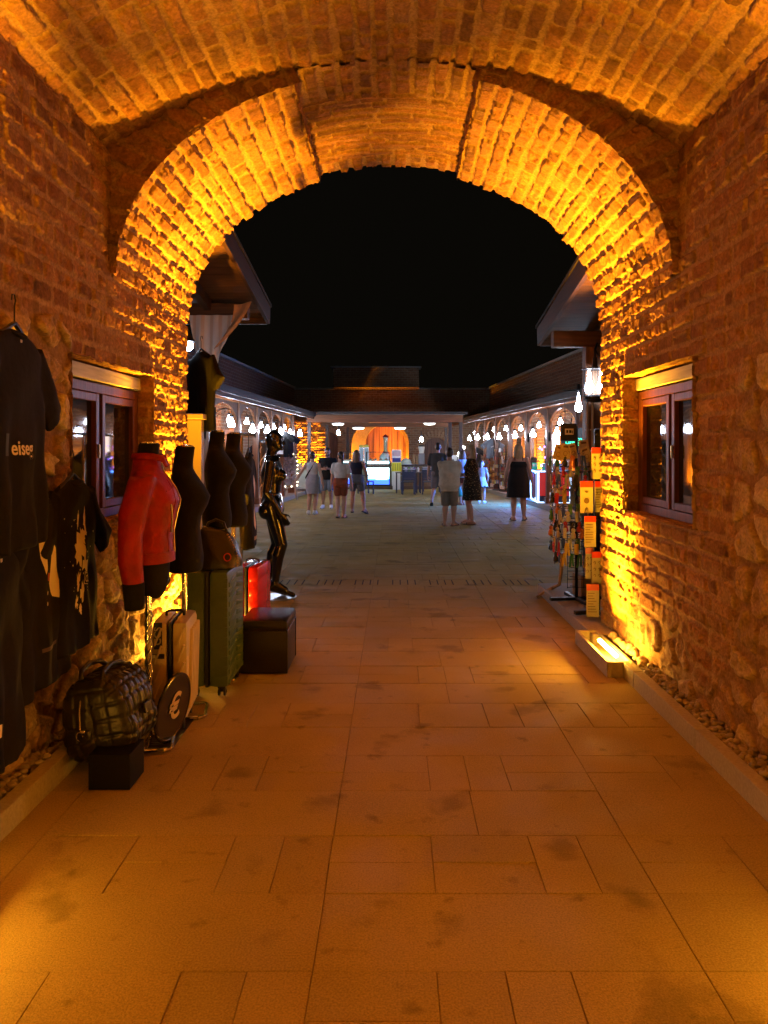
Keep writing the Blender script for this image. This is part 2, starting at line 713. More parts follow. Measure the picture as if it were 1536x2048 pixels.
# pebbles between kerb and wall
peb = mat('pebble', (.34, .29, .22), .7, noise=.35, nscale=9, bump=.2, bscale=90)
b = MB()
rp = random.Random(3)
for s in (1, -1):
    for k in range(900):
        y = rp.uniform(2.2, 5.15)
        r = rp.uniform(.008, .024)
        b.ball((s * rp.uniform(1.672, 1.80), y, .085 + rp.uniform(0, .03)), (r, r * rp.uniform(.7, 1.3), r * rp.uniform(.5, .9)), 7, 5,
               rot=Matrix.Rotation(rp.uniform(0, 6), 3, 'Z'))
tag(b.build('pebbles', peb, smooth=True), kind='stuff')
b = MB()
for s in (1, -1):
    b.box((s * 1.76, .5, .04), (.2, 9.6, .07))
tag(b.build('gravel_bed', mat('gravel_bed', (.12, .095, .07), .95, noise=.4, nscale=60, bump=.6, bscale=70)), kind='structure')

# raised pavements either side beyond the arch
pavm = mat('pavement_top', (.36, .32, .26), .8, noise=.15, nscale=40, bump=.3, bscale=160)
b = MB()
b.box((4.05, 7.16, .045), (4.9, 2.3, .11), ch=.012)
tag(b.build('pavement', pavm), kind='structure')
b = MB()
b.box((-4.0, 7.38, .06), (5.1, 1.56, .15), ch=.012)
tag(b.build('pavement', pavm), kind='structure')

# ================================================================== GATEHOUSE PASSAGE
WX, SPZ, AA, AB, VR, VC = 1.80, 2.70, 1.797, 1.31, 3.15, 4.07
YA, YB = 4.70, 6.45
gate = thing('brick_passage', 'vaulted brick passage with amber lit arch opening onto the courtyard', 'gatehouse', (0, 4.7, 0))
gi = Matrix.Translation((0, -4.7, 0))


def into_gate(o):
    o.matrix_parent_inverse = gi
    return o


FN = .0074


def ax(a, m0, m1, b, step=FN):
    """Fine between m0 and m1, coarse outside."""
    pr = [np.arange(a, m0, .035)] if m0 > a else []
    pr.append(np.arange(m0, m1, step))
    if b > m1:
        pr.append(np.arange(m1, b, .035))
    return np.concatenate(pr + [[b]])


WIN = {1: (4.42, 5.77, 1.12, 2.15), -1: (4.10, 5.50, 1.15, 2.13)}


def wall(s):
    y0, y1, z0, z1 = WIN[s]
    sd = 11 if s > 0 else 29

    def field(U, V):
        h, c = bricks(U, V, sd, depth=.016)
        hs, cs = stones(U, V, sd + 50, .21, .032)
        n = fbm(U * 2.1, V * 2.1, sd + 60) - .5
        if s > 0:
            m = np.maximum(sst(.50, .34, V + n * .7), sst(3.98, 3.78, U + n * 1.1) * sst(2.5, 2.2, V + n * .5))
            m = np.maximum(m, sst(.30, .18, V + n * .2))
        else:
            m = np.maximum(sst(1.12, .95, V + n * .35), sst(4.12, 3.95, U + n * .3) * sst(2.35, 2.2, V + n * .4))
        m = m * np.where((U > 5.6) & (s < 0) & (V > .95), 0, 1)
        m = m * sst(5.55, 5.3, U + n * .5) if s > 0 else m
        mc = m[..., None] * (.72 if s > 0 else 1)
        return h * (1 - m) + hs * m * (.7 if s > 0 else 1), c * (1 - mc) + cs * mc

    def keep(u, v):
        jg = .018 * (vn(u * 13, v * 13, 5) - .5) * 2
        k = ~((u > y0 + jg) & (u < y1 + jg) & (v > z0 + jg * .4) & (v < z1 + jg * .5))
        return k & ~((u > YA + .02) & (v > SPZ + .06))
    us, vs = ax(-4.2, 3.0, YB, YB), ax(0.03, .05, 3.56, 3.56)
    into_gate(surface('side_wall', us, vs, lambda U, V: v3(s * WX, U, V), lambda U, V: v3(-s, 0 * U, 0 * V), field, gate, keep))
    # reveal of the window opening
    dep = np.arange(-.03, .17, FN)
    for nm, uu, pos, nr in (
            ('jamb', np.arange(z0, z1, FN), lambda U, V: v3(s * (WX + V), y1 + .004, U), lambda U, V: v3(0, -1 + 0 * U, 0 * U)),
            ('jamb', np.arange(z0, z1, FN), lambda U, V: v3(s * (WX + V), y0 - .004, U), lambda U, V: v3(0, 1 + 0 * U, 0 * U)),
            ('sill', np.arange(y0, y1, FN), lambda U, V: v3(s * (WX + V), U, z0 - .006), lambda U, V: v3(0, 0 * U, 1 + 0 * U)),
            ('soffit', np.arange(y0, y1, FN), lambda U, V: v3(s * (WX + V), U, z1 + .006), lambda U, V: v3(0, 0 * U, -1 + 0 * U))):
        if nm == 'jamb':
            f = lambda U, V: tuple(bricks(V, U, sd + 3, rough=.6, depth=.012))
        else:
            f = lambda U, V: tuple(bricks(U, V, sd + 5, pitch=.3, rough=.5, depth=.008))
        into_gate(surface('window_' + nm, uu, dep, pos, nr, f, gate))


wall(1)
wall(-1)


def vault():
    am = math.asin((WX + .02) / VR)
    vs = np.arange(-am * VR, am * VR + FN, FN)

    def field(U, V):
        return bricks(U, V, 77, pitch=.122, blen=.24, mort=.038, depth=.024)
    into_gate(surface('vault', ax(-4.2, 2.6, YA + .05, YA + .05), vs,
                      lambda U, V: v3(VR * np.sin(V / VR), U, VC - VR + VR * np.cos(V / VR)),
                      lambda U, V: v3(-np.sin(V / VR), 0 * U, -np.cos(V / VR)), field, gate))


vault()
KX0, KX1 = -.64, .545
_th = np.linspace(0, PI, 4000)
_x, _z = AA * np.cos(_th), SPZ + AB * np.sin(_th)
_arc = np.concatenate([[0], np.cumsum(np.hypot(np.diff(_x), np.diff(_z)))])


def arch():
    vs = np.arange(0, _arc[-1], FN)
    th = lambda V: np.interp(V, _arc, _th)

    def nr(V):
        t = th(V)
        nx, nz = -np.cos(t) / AA, -np.sin(t) / AB
        L = np.hypot(nx, nz)
        return nx / L, nz / L
    us = np.arange(YA - .012, YB + .001, FN)

    def field(U, V):
        h, c = bricks(U, V, 131, pitch=.120, blen=.21, mort=.036, depth=.030)
        e = sst(.10, .0, YB - U) * .03 * vn(V * 9, U * 3, 3)
        return h + e * .3, c

    def xk(V):
        return AA * np.cos(th(V))
    into_gate(surface('arch_band', us, vs, lambda U, V: v3(AA * np.cos(th(V)), U, SPZ + AB * np.sin(th(V))),
                      lambda U, V: v3(nr(V)[0], 0 * U, nr(V)[1]), field, gate,
                      keep=lambda u, v: (xk(v) < KX0) | (xk(v) > KX1)))
    # crown panel, its courses laid crosswise
    xs = np.arange(KX0 - .01, KX1 + .01, FN)

    def f2(U, V):
        h1, c1 = bricks(V, U, 151, pitch=.085, blen=.34, mort=.022, depth=.026)
        h2, c2 = bricks(U, V, 152, pitch=.118, blen=.19, mort=.042, depth=.03)
        m = sst(5.14, 5.16, U) * sst(6.24, 6.22, U)
        return h1 * m + h2 * (1 - m), c1 * m[..., None] + c2 * (1 - m)[..., None]
    zk = lambda X: SPZ + AB * np.sqrt(1 - (X / AA) ** 2) + .052
    into_gate(surface('crown_panel', us, xs, lambda U, V: v3(V, U, zk(V)), lambda U, V: v3(0, 0 * U, -1 + 0 * U), f2, gate))
    for x, sg in ((KX0, 1), (KX1, -1)):
        z0 = float(zk(np.array(x)))
        into_gate(surface('crown_edge', us, np.arange(-.085, .03, FN), lambda U, V: v3(x, U, z0 + V),
                          lambda U, V: v3(sg + 0 * U, 0 * U, 0 * U), lambda U, V: bricks(U, V, 160, pitch=.2, blen=.19, depth=.012), gate))
    # ring face towards the camera
    ss = np.linspace(1, 1.9, 600)
    ex, ez = AA * np.cos(th(vs)), AB * np.sin(th(vs))
    X, Z = ex[:, None] * ss, SPZ + ez[:, None] * ss
    vz = VC - VR + np.sqrt(np.maximum(VR ** 2 - X ** 2, 0))
    out = (np.abs(X) > WX + .06) | (Z > vz + .07)
    send = ss[np.argmax(out, 1)]
    send = np.maximum(send, 1.04)
    tt = np.linspace(0, 1, 80)
    S = lambda V, T: .974 + (np.interp(V, vs, send) - .974) * T

    def posf(U, V):
        s = S(U, V)
        return v3(AA * np.cos(th(U)) * s, YA, SPZ + AB * np.sin(th(U)) * s)

    def ff(U, V):
        rad = (S(U, V) - 1) * 1.6
        return bricks(rad, U, 171, pitch=.125, blen=.3, mort=.032, depth=.02)
    into_gate(surface('arch_face', vs, tt, posf, lambda U, V: v3(0 * U, -1 + 0 * U, 0 * U), ff, gate,
                      keep=lambda u, v: ((AA * np.cos(th(u)) < KX0 + .04) | (AA * np.cos(th(u)) > KX1 - .04))))


arch()
# courtyard face of the gatehouse, plain masonry round the opening
fb = brickmat('facade_brick', (.30, .14, .08), (.22, .10, .06), (.36, .27, .18))
b = MB()
n = 40
out2 = [(AA * math.cos(PI * k / n) * 1.015, SPZ + AB * math.sin(PI * k / n) + .08) for k in range(n + 1)]
pts = [(6.5, 0), (6.5, 5.2), (-6.5, 5.2), (-6.5, 0), (-1.86, 0), (-1.86, SPZ)] + [(x, z) for x, z in reversed(out2)] + [(1.86, SPZ), (1.86, 0)]
for k in range(n):
    (xa, za), (xb, zb) = out2[k], out2[k + 1]
    b.add([(xa, YB + .03, za), (xb, YB + .03, zb), (xb, YB + .03, 5.2), (xa, YB + .03, 5.2)], [(0, 1, 2, 3)])
for s in (1, -1):
    b.box((s * 4.19, YB + .13, 2.6), (4.64, .2, 5.2))
o = into_gate(b.build('courtyard_face', fb, gate))

# windows
red_wood = wood('red_frame_wood', (.115, .036, .02), 2, .42)
lintel_m = wood('grey_lintel_wood', (.52, .51, .56), 1, .8)
glass_dark = mat('window_glass', (.012, .013, .012), .03, spec=.6, noise=.5, nscale=2)
brass = mat('brass', (.5, .33, .1), .3, 1.0)


def window(s):
    y0, y1, z0, z1 = WIN[s]
    zt = z1 - .105
    X = s * (WX + .125)
    w = thing('window', ('red framed casement window in the brick pier beside the wire racks' if s > 0 else
                         'red framed casement window behind the hanging shirts and leather jacket'), 'window', (X, (y0 + y1) / 2, z0))
    L, H = y1 - y0 - .02, zt - z0 - .01
    b = MB()
    for yy in (-L / 2 + .03, L / 2 - .03):
        b.box((0, yy, H / 2), (.075, .06, H), ch=.004)
    for zz in (.03, H - .03):
        b.box((0, 0, zz), (.073, L - .12, .06), ch=.004)
    b.build('frame', red_wood, w)
    for k in (-1, 1):
        c = k * (L / 4 - .012)
        W = L / 2 - .075
        sx = -s * .012
        q = MB()
        for yy in (c - W / 2 + .025, c + W / 2 - .025):
            q.box((sx, yy, H / 2), (.05, .05, H - .125), ch=.005)
        for zz in (.09, H - .09):
            q.box((sx, c, zz), (.048, W - .1, .05), ch=.005)
        cs = q.build('casement', red_wood, w)
        MB().box((sx * .2, c, H / 2), (.006, W - .09, H - .21)).build('pane', glass_dark, cs)
        if k == -1:
            MB().box((-s * .045, c + W / 2 - .025, H * .5), (.012, .016, .09), ch=.003).build('handle', brass, cs)
    MB().box((s * .03, 0, H + .056), (.17, y1 - y0 + .03, .088), ch=.006).build('lintel', lintel_m, w)


window(1)
window(-1)

# ================================================================== UPLIGHTS
tube_m = mat('amber_tube', (1, .7, .3), .4, emit=(1.0, .46, .04), estr=150)
tube_hot = mat('amber_tube_hot', (1, .7, .3), .4, emit=(1.0, .46, .04), estr=430)
box_m = mat('light_box_stone', (.42, .38, .27), .85, noise=.15, nscale=60, bump=.3, bscale=150)


def light_box(x, y0, y1, s, power, label, tilt=0.0, spread=66, beam=0.0, tl=None, tz=.110):
    """Concrete trough holding an amber tube that washes the wall beside it."""
    yc, L = (y0 + y1) / 2, y1 - y0
    t = thing('uplight_box', label, 'uplight', (x, yc, 0), group='amber uplights along the passage')
    b = MB()
    b.box((-s * .075, 0, .055), (.025, L, .11), ch=.003)
    b.box((s * .0875, 0, .055), (.02, L, .11), ch=.003)
    for k in (-1, 1):
        b.box((.0065 * s, k * (L / 2 - .0125), .055), (.136, .025, .109), ch=.003)
    b.box((.0065 * s, 0, .012), (.136, L - .05, .024))
    b.build('trough', box_m, t)
    q = MB().tube([(-s * .01, -L / 2 + .05, tz), (-s * .01, -L / 2 + .05 + (tl or L - .1), tz)], .015, 10)
    q.build('tube', tube_hot if beam else tube_m, t, smooth=True)
    ld = bpy.data.lights.new('tube_light', 'AREA')
    ld.shape = 'RECTANGLE'
    ld.size, ld.size_y = .035, (L - .12 if not tl else .3)
    ld.energy = power
    ld.color = AMBER
    ld.spread = R(spread)
    lo = bpy.data.objects.new('tube_light', ld)
    link(lo, t)
    lo.location = (s * .01, beam, tz + .016)
    lo.rotation_euler = (PI, s * R(tilt), 0)
    if beam:
        l2 = ld.copy()
        l2.energy = power * .5
        l2.spread = R(84)
        o2 = bpy.data.objects.new('tube_light', l2)
        link(o2, t)
        o2.location = (s * .01, beam, tz + .017)
        o2.rotation_euler = (PI, s * R(24), 0)
    return t


P_ARCH, P_NEAR = 135, 80
light_box(1.575, 5.20, 6.12, 1, P_ARCH, 'stone trough uplight with a glowing tube at the foot of the pier', 3, 56, .24, .42, tz=.14)
light_box(-1.60, 5.20, 6.12, -1, P_ARCH, 'glowing trough uplight hidden behind the green and red suitcases', 3, 56, .22, .42, tz=.14)
light_box(1.60, 1.65, 2.45, 1, P_NEAR, 'uplight whose glow spills over the floor at the lower right edge', tz=.15)
light_box(-1.60, 1.85, 2.65, -1, P_NEAR, 'uplight whose glow spills over the floor at the lower left edge', tz=.15)
for s_, nm in ((1, 'right'), (-1, 'left')):  # extra troughs out of view, added so bounce off the vault brightens the floor
    light_box(s_ * 1.60, -1.6, -.8, s_, 60, 'added unseen uplight behind the viewer by the %s wall, brightening the floor' % nm, 0, 110)
    light_box(s_ * 1.60, .1, .9, s_, 38, 'added unseen uplight beside the viewer by the %s wall, brightening the floor' % nm, 0, 100)
# cobbles bedded behind the tube
b = MB()
rk = random.Random(8)
for s in (1, -1):
    for k in range(26):
        y = 5.18 + k * .03
        r = rk.uniform(.022, .042)
        b.ball((s * rk.uniform(1.73, 1.80), y, rk.uniform(.085, .115)), (r * .9, r, r * .9), 10, 8)
tag(b.build('cobbles', mat('cobble', (.42, .33, .22), .9, noise=.3, nscale=20, bump=.8, bscale=40), smooth=True), kind='stuff')

# ================================================================== PORCHES BEYOND THE ARCH
beam_w = wood('porch_timber_x', (.11, .05, .018), 0, .55)
beam_y = wood('porch_timber_y', (.05, .022, .008), 1, .55)
post_w = wood('post_timber', (.20, .10, .05), 2, .5)
plank_w = wood('soffit_planks', (.12, .058, .022), 0, .6)
dark_metal = mat('dark_metal', (.02, .02, .02), .45, .6)
chrome = mat('chrome', (.75, .72, .68), .14, 1.0)
black_plastic = mat('black_plastic', (.012, .012, .012), .4)
white_plastic = mat('white_plastic', (.75, .74, .70), .45)
shingle = mat('roof_covering', (.045, .036, .03), .85, noise=.3, nscale=14, bump=.5, bscale=30)


def porch(s, x_in, y0, y1, z0, z1, yp, label, post_x, beam_x0, beam_z):
    t = thing('porch_roof', label, 'porch', (s * x_in, y0, 0))
    inv = Matrix.Translation((-s * x_in, -y0, 0))

    def put(b, n, m, **k):
        o = b.build(n, m, t, **k)
        o.matrix_parent_inverse = inv
        return o
    xo = s * 5.6
    xi = s * x_in
    b = MB()
    nb = 14
    for k in range(nb):
        ya, yb = y0 + (y1 - y0) * k / nb, y0 + (y1 - y0) * (k + 1) / nb - .006
        za, zb = z0 + (z1 - z0) * k / nb, z0 + (z1 - z0) * (k + 1) / nb
        b.add([(xi, ya, za + .03), (xo, ya, za + .03), (xo, yb, zb + .03), (xi, yb, zb + .03),
               (xi, ya, za + .055), (xo, ya, za + .055), (xo, yb, zb + .055), (xi, yb, zb + .055)],
              [(0, 1, 2, 3), (7, 6, 5, 4), (0, 4, 5, 1), (2, 6, 7, 3), (1, 5, 6, 2), (0, 3, 7, 4)])
    put(b, 'soffit', plank_w)
    b = MB().add([(xi - s * .05, y0, z0 + .17), (xo, y0, z0 + .17), (xo, y1 + .05, z1 + .17), (xi - s * .05, y1 + .05, z1 + .17),
                  (xi - s * .05, y0, z0 + .205), (xo, y0, z0 + .205), (xo, y1 + .05, z1 + .205), (xi - s * .05, y1 + .05, z1 + .205)],
                 [(0, 1, 2, 3), (7, 6, 5, 4), (0, 4, 5, 1), (2, 6, 7, 3), (1, 5, 6, 2), (0, 3, 7, 4)])
    put(b, 'roof', shingle)
    put(MB().bar((xi - s * .02, y0, z0 + .06), (xi - s * .02, y1, z1 + .06), .04, .21, ch=.004), 'rake_board', beam_y)
    put(MB().box(((xi + xo) / 2, y1 + .02, z1 + .06), (abs(xo - xi), .035, .20), ch=.004), 'eave_board', beam_w)
    put(MB().box(((s * beam_x0 + xo) / 2, yp, beam_z), (abs(xo - s * beam_x0), .14, .17), ch=.008), 'beam', beam_w)
    for k, px in enumerate(post_x):
        zt = beam_z - .085
        put(MB().box((s * px, yp, (zt + .1) / 2), (.16, .15, zt - .1), ch=.008), 'post', post_w)
        q = MB()
        arc = [(s * (px + .08 + .42 * (1 - math.cos(a))), yp, zt - .45 + .44 * math.sin(a)) for a in [PI / 2 * j / 7 for j in range(8)]]
        for j in range(7):
            q.bar(arc[j], arc[j + 1], .06, .09)
        put(q, 'brace', post_w)
    for k in range(4):
        x = xi + s * (.55 + k * .9)
        put(MB().bar((x, y0, z0 - .04), (x, y1 - .05, z1 - .04), .08, .13, ch=.004), 'rafter', beam_y)
    return t


porch(1, 1.74, 6.62, 8.85, 3.20, 2.86, 8.0, 'timber porch roof on a square post beside the wire display racks', (2.12, 4.6), 1.70, 2.77)
porch(-1, 1.56, 6.62, 9.15, 3.52, 3.17, 8.5, 'timber porch roof above the striped curtain and hanging shirt', (2.5, 4.8), 1.66, 3.16)

# ================================================================== LANTERNS
glow = mat('lantern_glass', (.9, .95, 1), .3, emit=WHITE, estr=180)
glow_small = mat('small_lantern_glass', (.9, .95, 1), .3, emit=WHITE, estr=160)


def make_lantern(scale, glassm, label):
    t = thing('lantern', label, 'lantern', group='white lanterns along the arcades')
    k = scale
    MB().lathe((0, 0, 0), [(.018 * k, .19 * k), (.05 * k, .185 * k), (.075 * k, .135 * k), (.045 * k, .125 * k), (.04 * k, .10 * k), (.012 * k, .10 * k)], 14).build('cap', dark_metal, t, smooth=R(40))
    MB().lathe((0, 0, 0), [(.028 * k, .115 * k), (.036 * k, .06 * k), (.06 * k, 0), (.09 * k, -.06 * k), (.098 * k, -.10 * k), (.085 * k, -.14 * k), (.05 * k, -.155 * k)], 14).build('glass', glassm, t, smooth=True)
    MB().lathe((0, 0, 0), [(.05 * k, -.158 * k), (.088 * k, -.160 * k), (.088 * k, -.175 * k), (.03 * k, -.19 * k)], 14).build('base_ring', dark_metal, t)
    q = MB().tube([(0, 0, .185 * k), (0, 0, .26 * k), (.02, 0, .33 * k), (.12, 0, .36 * k), (.26, 0, .33 * k), (.36, 0, .22 * k)], .009, 6)
    q.tube([(.36, 0, .12 * k), (.36, 0, .4 * k)], .012, 6)
    q.tube([(.1, 0, .355 * k), (.2, 0, .22 * k), (.34, 0, .16 * k)], .006, 5)
    q.build('bracket', dark_metal, t, smooth=True)
    return t


def fasL(y):
    return -3.60 + .05 * (y - 18)


def fasR(y):
    return 3.95 - .07 * (y - 21)


LF = [(463, 843), (505, 855), (535, 857), (561, 861), (580, 864), (600, 864.5)]
LB = [(458, 836), (493.6, 841), (522, 848), (547, 851.6), (568, 853)]
RF = [(939, 874.7), (955.4, 872.7), (974.8, 871.4), (998.6, 871.4), (1030, 867.8), (1066, 864.5), (1114, 861.8)]
RB = [(950, 863.7), (988, 857.7), (1012, 855), (1041.5, 854.4), (1078, 848), (1120.8, 841.3)]
lan = make_lantern(.82, glow, 'x')
lan2 = make_lantern(.70, glow_small, 'x')
ordn = ['nearest', 'second', 'third', 'fourth', 'fifth', 'sixth', 'seventh']


def hang(src, first, u, v, y, rz, label):
    o = src if first else copy_tree(src)
    o.location = P(u, v, y)
    o.rotation_euler = (0, 0, rz)
    o['label'] = label


lanY = {'L': [], 'R': []}
for i, (u, v) in enumerate(LF):
    y = 3.62
    for it in range(20):
        y = -fasL(y) * F / (CU - u)
    lanY['L'].append(y)
    hang(lan, i == 0, u, v, y, PI, 'white lantern hanging at the front of the left arcade, %s from the passage' % ordn[i])
for i, (u, v) in enumerate(reversed(RF)):
    y = 20.0
    for it in range(40):
        y = .5 * y + .5 * fasR(y) * F / (u - CU)
    lanY['R'].append(y)
    hang(lan, False, u, v, min(y, 34.5), 0, 'white lantern hanging at the front of the right arcade, %s from the passage' % ordn[i])
for i, (u, v) in enumerate(LB):
    y = 20.0
    for it in range(40):
        y = .5 * y + .5 * (-(fasL(y) - .75)) * F / (CU - u)
    hang(lan2, i == 0, u, v, y, PI, 'smaller white lantern on the shop wall of the left arcade, %s from the passage' % ordn[i])
for i, (u, v) in enumerate(reversed(RB)):
    y = 20.0
    for it in range(40):
        y = .5 * y + .5 * (fasR(y) + .6) * F / (u - CU)
    hang(lan2, False, u, v, min(y, 35), 0, 'smaller white lantern on the shop wall of the right arcade, %s from the passage' % ordn[i])

for s_, nm in ((-1, 'left'), (1, 'right')):
    for k, y in enumerate((11.4, 14.0)):
        x = (fasL(y) + .05) if s_ < 0 else (fasR(y) - .05)
        o = copy_tree(lan)
        o.location = (x, y, 2.18 if s_ < 0 else 2.05)
        o.rotation_euler = (0, 0, PI if s_ < 0 else 0)
        o['label'] = 'white lantern of the %s arcade hidden behind the %s, %s' % (nm, 'dress forms' if s_ < 0 else 'lit brick pier', ('closer to the porch', 'farther from the porch')[k])


def teardrop(mb, c, k):
    return mb.lathe(c, [(.012 * k, .20 * k), (.022 * k, .12 * k), (.034 * k, .03 * k), (.062 * k, -.06 * k), (.07 * k, -.10 * k), (.05 * k, -.15 * k), (.02 * k, -.165 * k)], 14)


# big twin-flame lantern on the right porch post, and a bare bulb lamp behind it
glow_big = mat('porch_lantern_glass', (.9, .95, 1), .3, emit=WHITE, estr=50)
c = P(1190, 765, 7.75)
t = thing('wall_lantern', 'large twin bulb lantern on the square porch post beside the arch', 'lantern', c)
MB().lathe((0, 0, 0), [(.02, .26), (.03, .16), (.135, .145), (.14, .135), (.02, .133)], 16).build('cap', dark_metal, t)
for dx in (-.06, .064):
    teardrop(MB(), (dx, 0, 0), .68).build('bulb', glow_big, t, smooth=True)
MB().lathe((0, 0, 0), [(.11, -.135), (.125, -.15), (.12, -.175), (.10, -.18), (.10, -.195), (.03, -.21)], 16).build('base_ring', dark_metal, t)
q = MB()
for a in range(6):
    q.tube([(.115 * math.cos(a * PI / 3), .115 * math.sin(a * PI / 3), -.14), (.11 * math.cos(a * PI / 3), .11 * math.sin(a * PI / 3), .14)], .004, 5)
q.build('cage', dark_metal, t)
q = MB().tube([(0, 0, .24), (0, 0, .34), (0.05, .1, .42), (.1, .22, .42)], .012, 7)
q.tube([(.0, .02, .36), (.06, .08, .28), (.1, .2, .3)], .009, 6)
q.build('bracket', dark_metal, t, smooth=True)
c = P(1157, 806, 10.2)
t = thing('bulb_lamp', 'bare teardrop lamp hanging just beyond the porch post', 'lamp', c)
teardrop(MB(), (0, 0, 0), .72).build('bulb', glow_big, t, smooth=True)
MB().bar((-.22, 0, .17), (.05, 0, .17), .012).build('bracket', dark_metal, t)
MB().lathe((0, 0, 0), [(.02, .26), (.03, .175), (.02, .165)], 10).build('cap', dark_metal, t)
for dx, lab in ((-.02, 'pale conduit pipe running down the porch post under the lantern'), (.035, 'second pale conduit pipe on the porch post, closer to the brick pier')):
    q = MB().tube([(2.07 + dx, 7.9, .12), (2.07 + dx, 7.9, 2.1)], .012, 8)
    for z in (.6, 1.2, 1.8):
        q.box((2.07 + dx, 7.915, z), (.04, .02, .015))
    tag(q.build('conduit_pipe', mat('grey_pipe', (.5, .5, .48), .4), smooth=R(40)), lab, 'pipe')
c = P(371, 690, 7.3)
t = thing('wall_lantern', 'small white lantern high beside the hanging black shirt at the arch edge', 'lantern', c)
MB().lathe((0, 0, 0), [(.02, .16), (.09, .04), (.10, .03), (.02, .02)], 14).build('cap', dark_metal, t)
MB().lathe((0, 0, 0), [(.07, .02), (.075, -.02), (.05, -.05)], 14).build('bulb', mat('dim_glass', (.8, .9, 1), .3, emit=WHITE, estr=40), t, smooth=True)
MB().tube([(0, 0, .15), (-.05, .02, .25), (-.2, .05, .25)], .012, 6).build('bracket', dark_metal, t)

# ================================================================== COURTYARD WINGS
wing_brick = brickmat('wing_brick', (.27, .13, .07), (.20, .10, .06), (.33, .25, .17), axes=(1, 2))
back_brick = brickmat('back_brick', (.46, .26, .14), (.34, .18, .10), (.5, .38, .25), axes=(0, 2))
arc_wood = wood('arcade_timber', (.14, .058, .026), 2, .42)
fas_m = wood('fascia_timber', (.035, .030, .028), 1, .55)
coping = mat('coping_stone', (.33, .31, .27), .8, noise=.15, nscale=20)
door_w = wood('shop_door_wood', (.16, .075, .04), 2, .5)


def wing(s, label):
    fas = fasL if s < 0 else fasR
    off = -2.1 if s < 0 else 1.7
    y0, y1 = (9.4, 36.0)
    t = thing('arcade_wing', label, 'building', (fas(20), 20, 0))
    inv = Matrix.Translation((-fas(20), -20, 0))

    def put(b, n, m, **k):
        o = b.build(n, m, t, **k)
        o.matrix_parent_inverse = inv
        return o
    A = Vector((fas(y0) + off, y0, 0))
    B = Vector((fas(y1) + off, y1, 0))
    b = MB().bar((A.x + s * .15, A.y, 2.24), (B.x + s * .15, B.y, 2.24), .3, 4.48)
    put(b, 'wall', wing_brick)
    put(MB().bar((A.x + s * .13, A.y, 4.52), (B.x + s * .13, B.y, 4.52), .42, .08), 'coping', coping)
    # walkway
    # roof of the arcade
    q = MB()
    for ya, yb in ((y0, y1),):
        xa, xb = fas(ya), fas(yb)
        q.add([(xa - s * .35, ya, 2.80), (xb - s * .35, yb, 2.80), (xb + off, yb, 3.35), (xa + off, ya, 3.35),
               (xa - s * .35, ya, 2.86), (xb - s * .35, yb, 2.86), (xb + off, yb, 3.42), (xa + off, ya, 3.42)],
              [(0, 1, 2, 3), (7, 6, 5, 4), (0, 4, 5, 1), (2, 6, 7, 3), (1, 5, 6, 2), (0, 3, 7, 4)])
    put(q, 'roof', shingle)
    put(MB().bar((fas(y0) - s * .37, y0, 2.80), (fas(y1) - s * .37, y1, 2.80), .045, .15), 'fascia', fas_m)
    put(MB().bar((fas(y0) - s * .30, y0, 2.70), (fas(y1) - s * .30, y1, 2.70), .05, .10), 'gutter_beam', arc_wood)
    ys = sorted(lanY['L' if s < 0 else 'R'])
    mids = [(a + b_) / 2 for a, b_ in zip(ys, ys[1:])]
    mids = [mids[0] - 2.5 * k for k in (3, 2, 1) if mids[0] - 2.5 * k > y0 + .2] + [m_ for m_ in mids if m_ < 35.2]
    for k, y in enumerate(mids):
        x = fas(y) + s * .12
        put(MB().box((x, y, 1.42), (.15, .15, 2.55), ch=.01), 'post', arc_wood)
        put(MB().box((x, y, .22), (.21, .21, .16), ch=.01), 'post_base', arc_wood)
        if k + 1 < len(mids):
            y2 = mids[k + 1]
            r = (y2 - y) / 2 - .075
            zs = 2.66 - min(r * .62, .62)
            q = MB()
            n = 12
            for sd in (0, 1):
                arcp = []
                for j in range(n + 1):
                    a = PI / 2 * j / n
                    arcp.append((r * (1 - math.cos(a)), zs + (2.62 - zs) * math.sin(a)))
                out = [(0, zs - .25)] + arcp + [(r, 2.68), (0, 2.68)]
                xm = (fas(y) + fas(y2)) / 2 + s * .09
                sg = 1 if sd == 0 else -1
                yb = y + .075 if sd == 0 else y2 - .075
                m0, m1 = yb, yb
                q.poly(out, lambda a, b_, th: Vector((fas(yb + sg * a) + s * .09 + s * th, yb + sg * a, b_)), .06)
            put(q, 'arch_board', arc_wood)
    # shop doors and windows on the wall behind
    for k in range(len(mids) - 1):
        y = (mids[k] + mids[k + 1]) / 2
        xw = fas(y) + off - s * .03
        if k % 2 == 0:
            d = put(MB().box((xw, y, 1.1), (.06, 1.0, 2.2), ch=.01), 'door', door_w)
            h = MB().box((xw - s * .05, y + .38, 1.05), (.03, .03, .16), ch=.006).build('handle', dark_metal, d)
            h.matrix_parent_inverse = Matrix.Identity(4)
        else:
            d = put(MB().box((xw, y, 1.45), (.05, 1.15, 1.25), ch=.01), 'window_frame', door_w)
            h = MB().box((xw - s * .028, y, 1.45), (.012, 1.0, 1.1)).build('pane', glass_dark, d)
    # raised walkway
    w0, w1 = fas(y0) - s * .12, fas(y1) - s * .12
    q = MB().add([(w0, y0, -.01), (w1, y1, -.01), (B.x, y1, -.01), (A.x, y0, -.01), (w0, y0, .13), (w1, y1, .13), (B.x, y1, .13), (A.x, y0, .13)],
                 [(3, 2, 1, 0), (4, 5, 6, 7), (0, 1, 5, 4), (1, 2, 6, 5), (2, 3, 7, 6), (3, 0, 4, 7)])
    o = q.build('pavement', pavm)
    tag(o, kind='structure')
    return mids


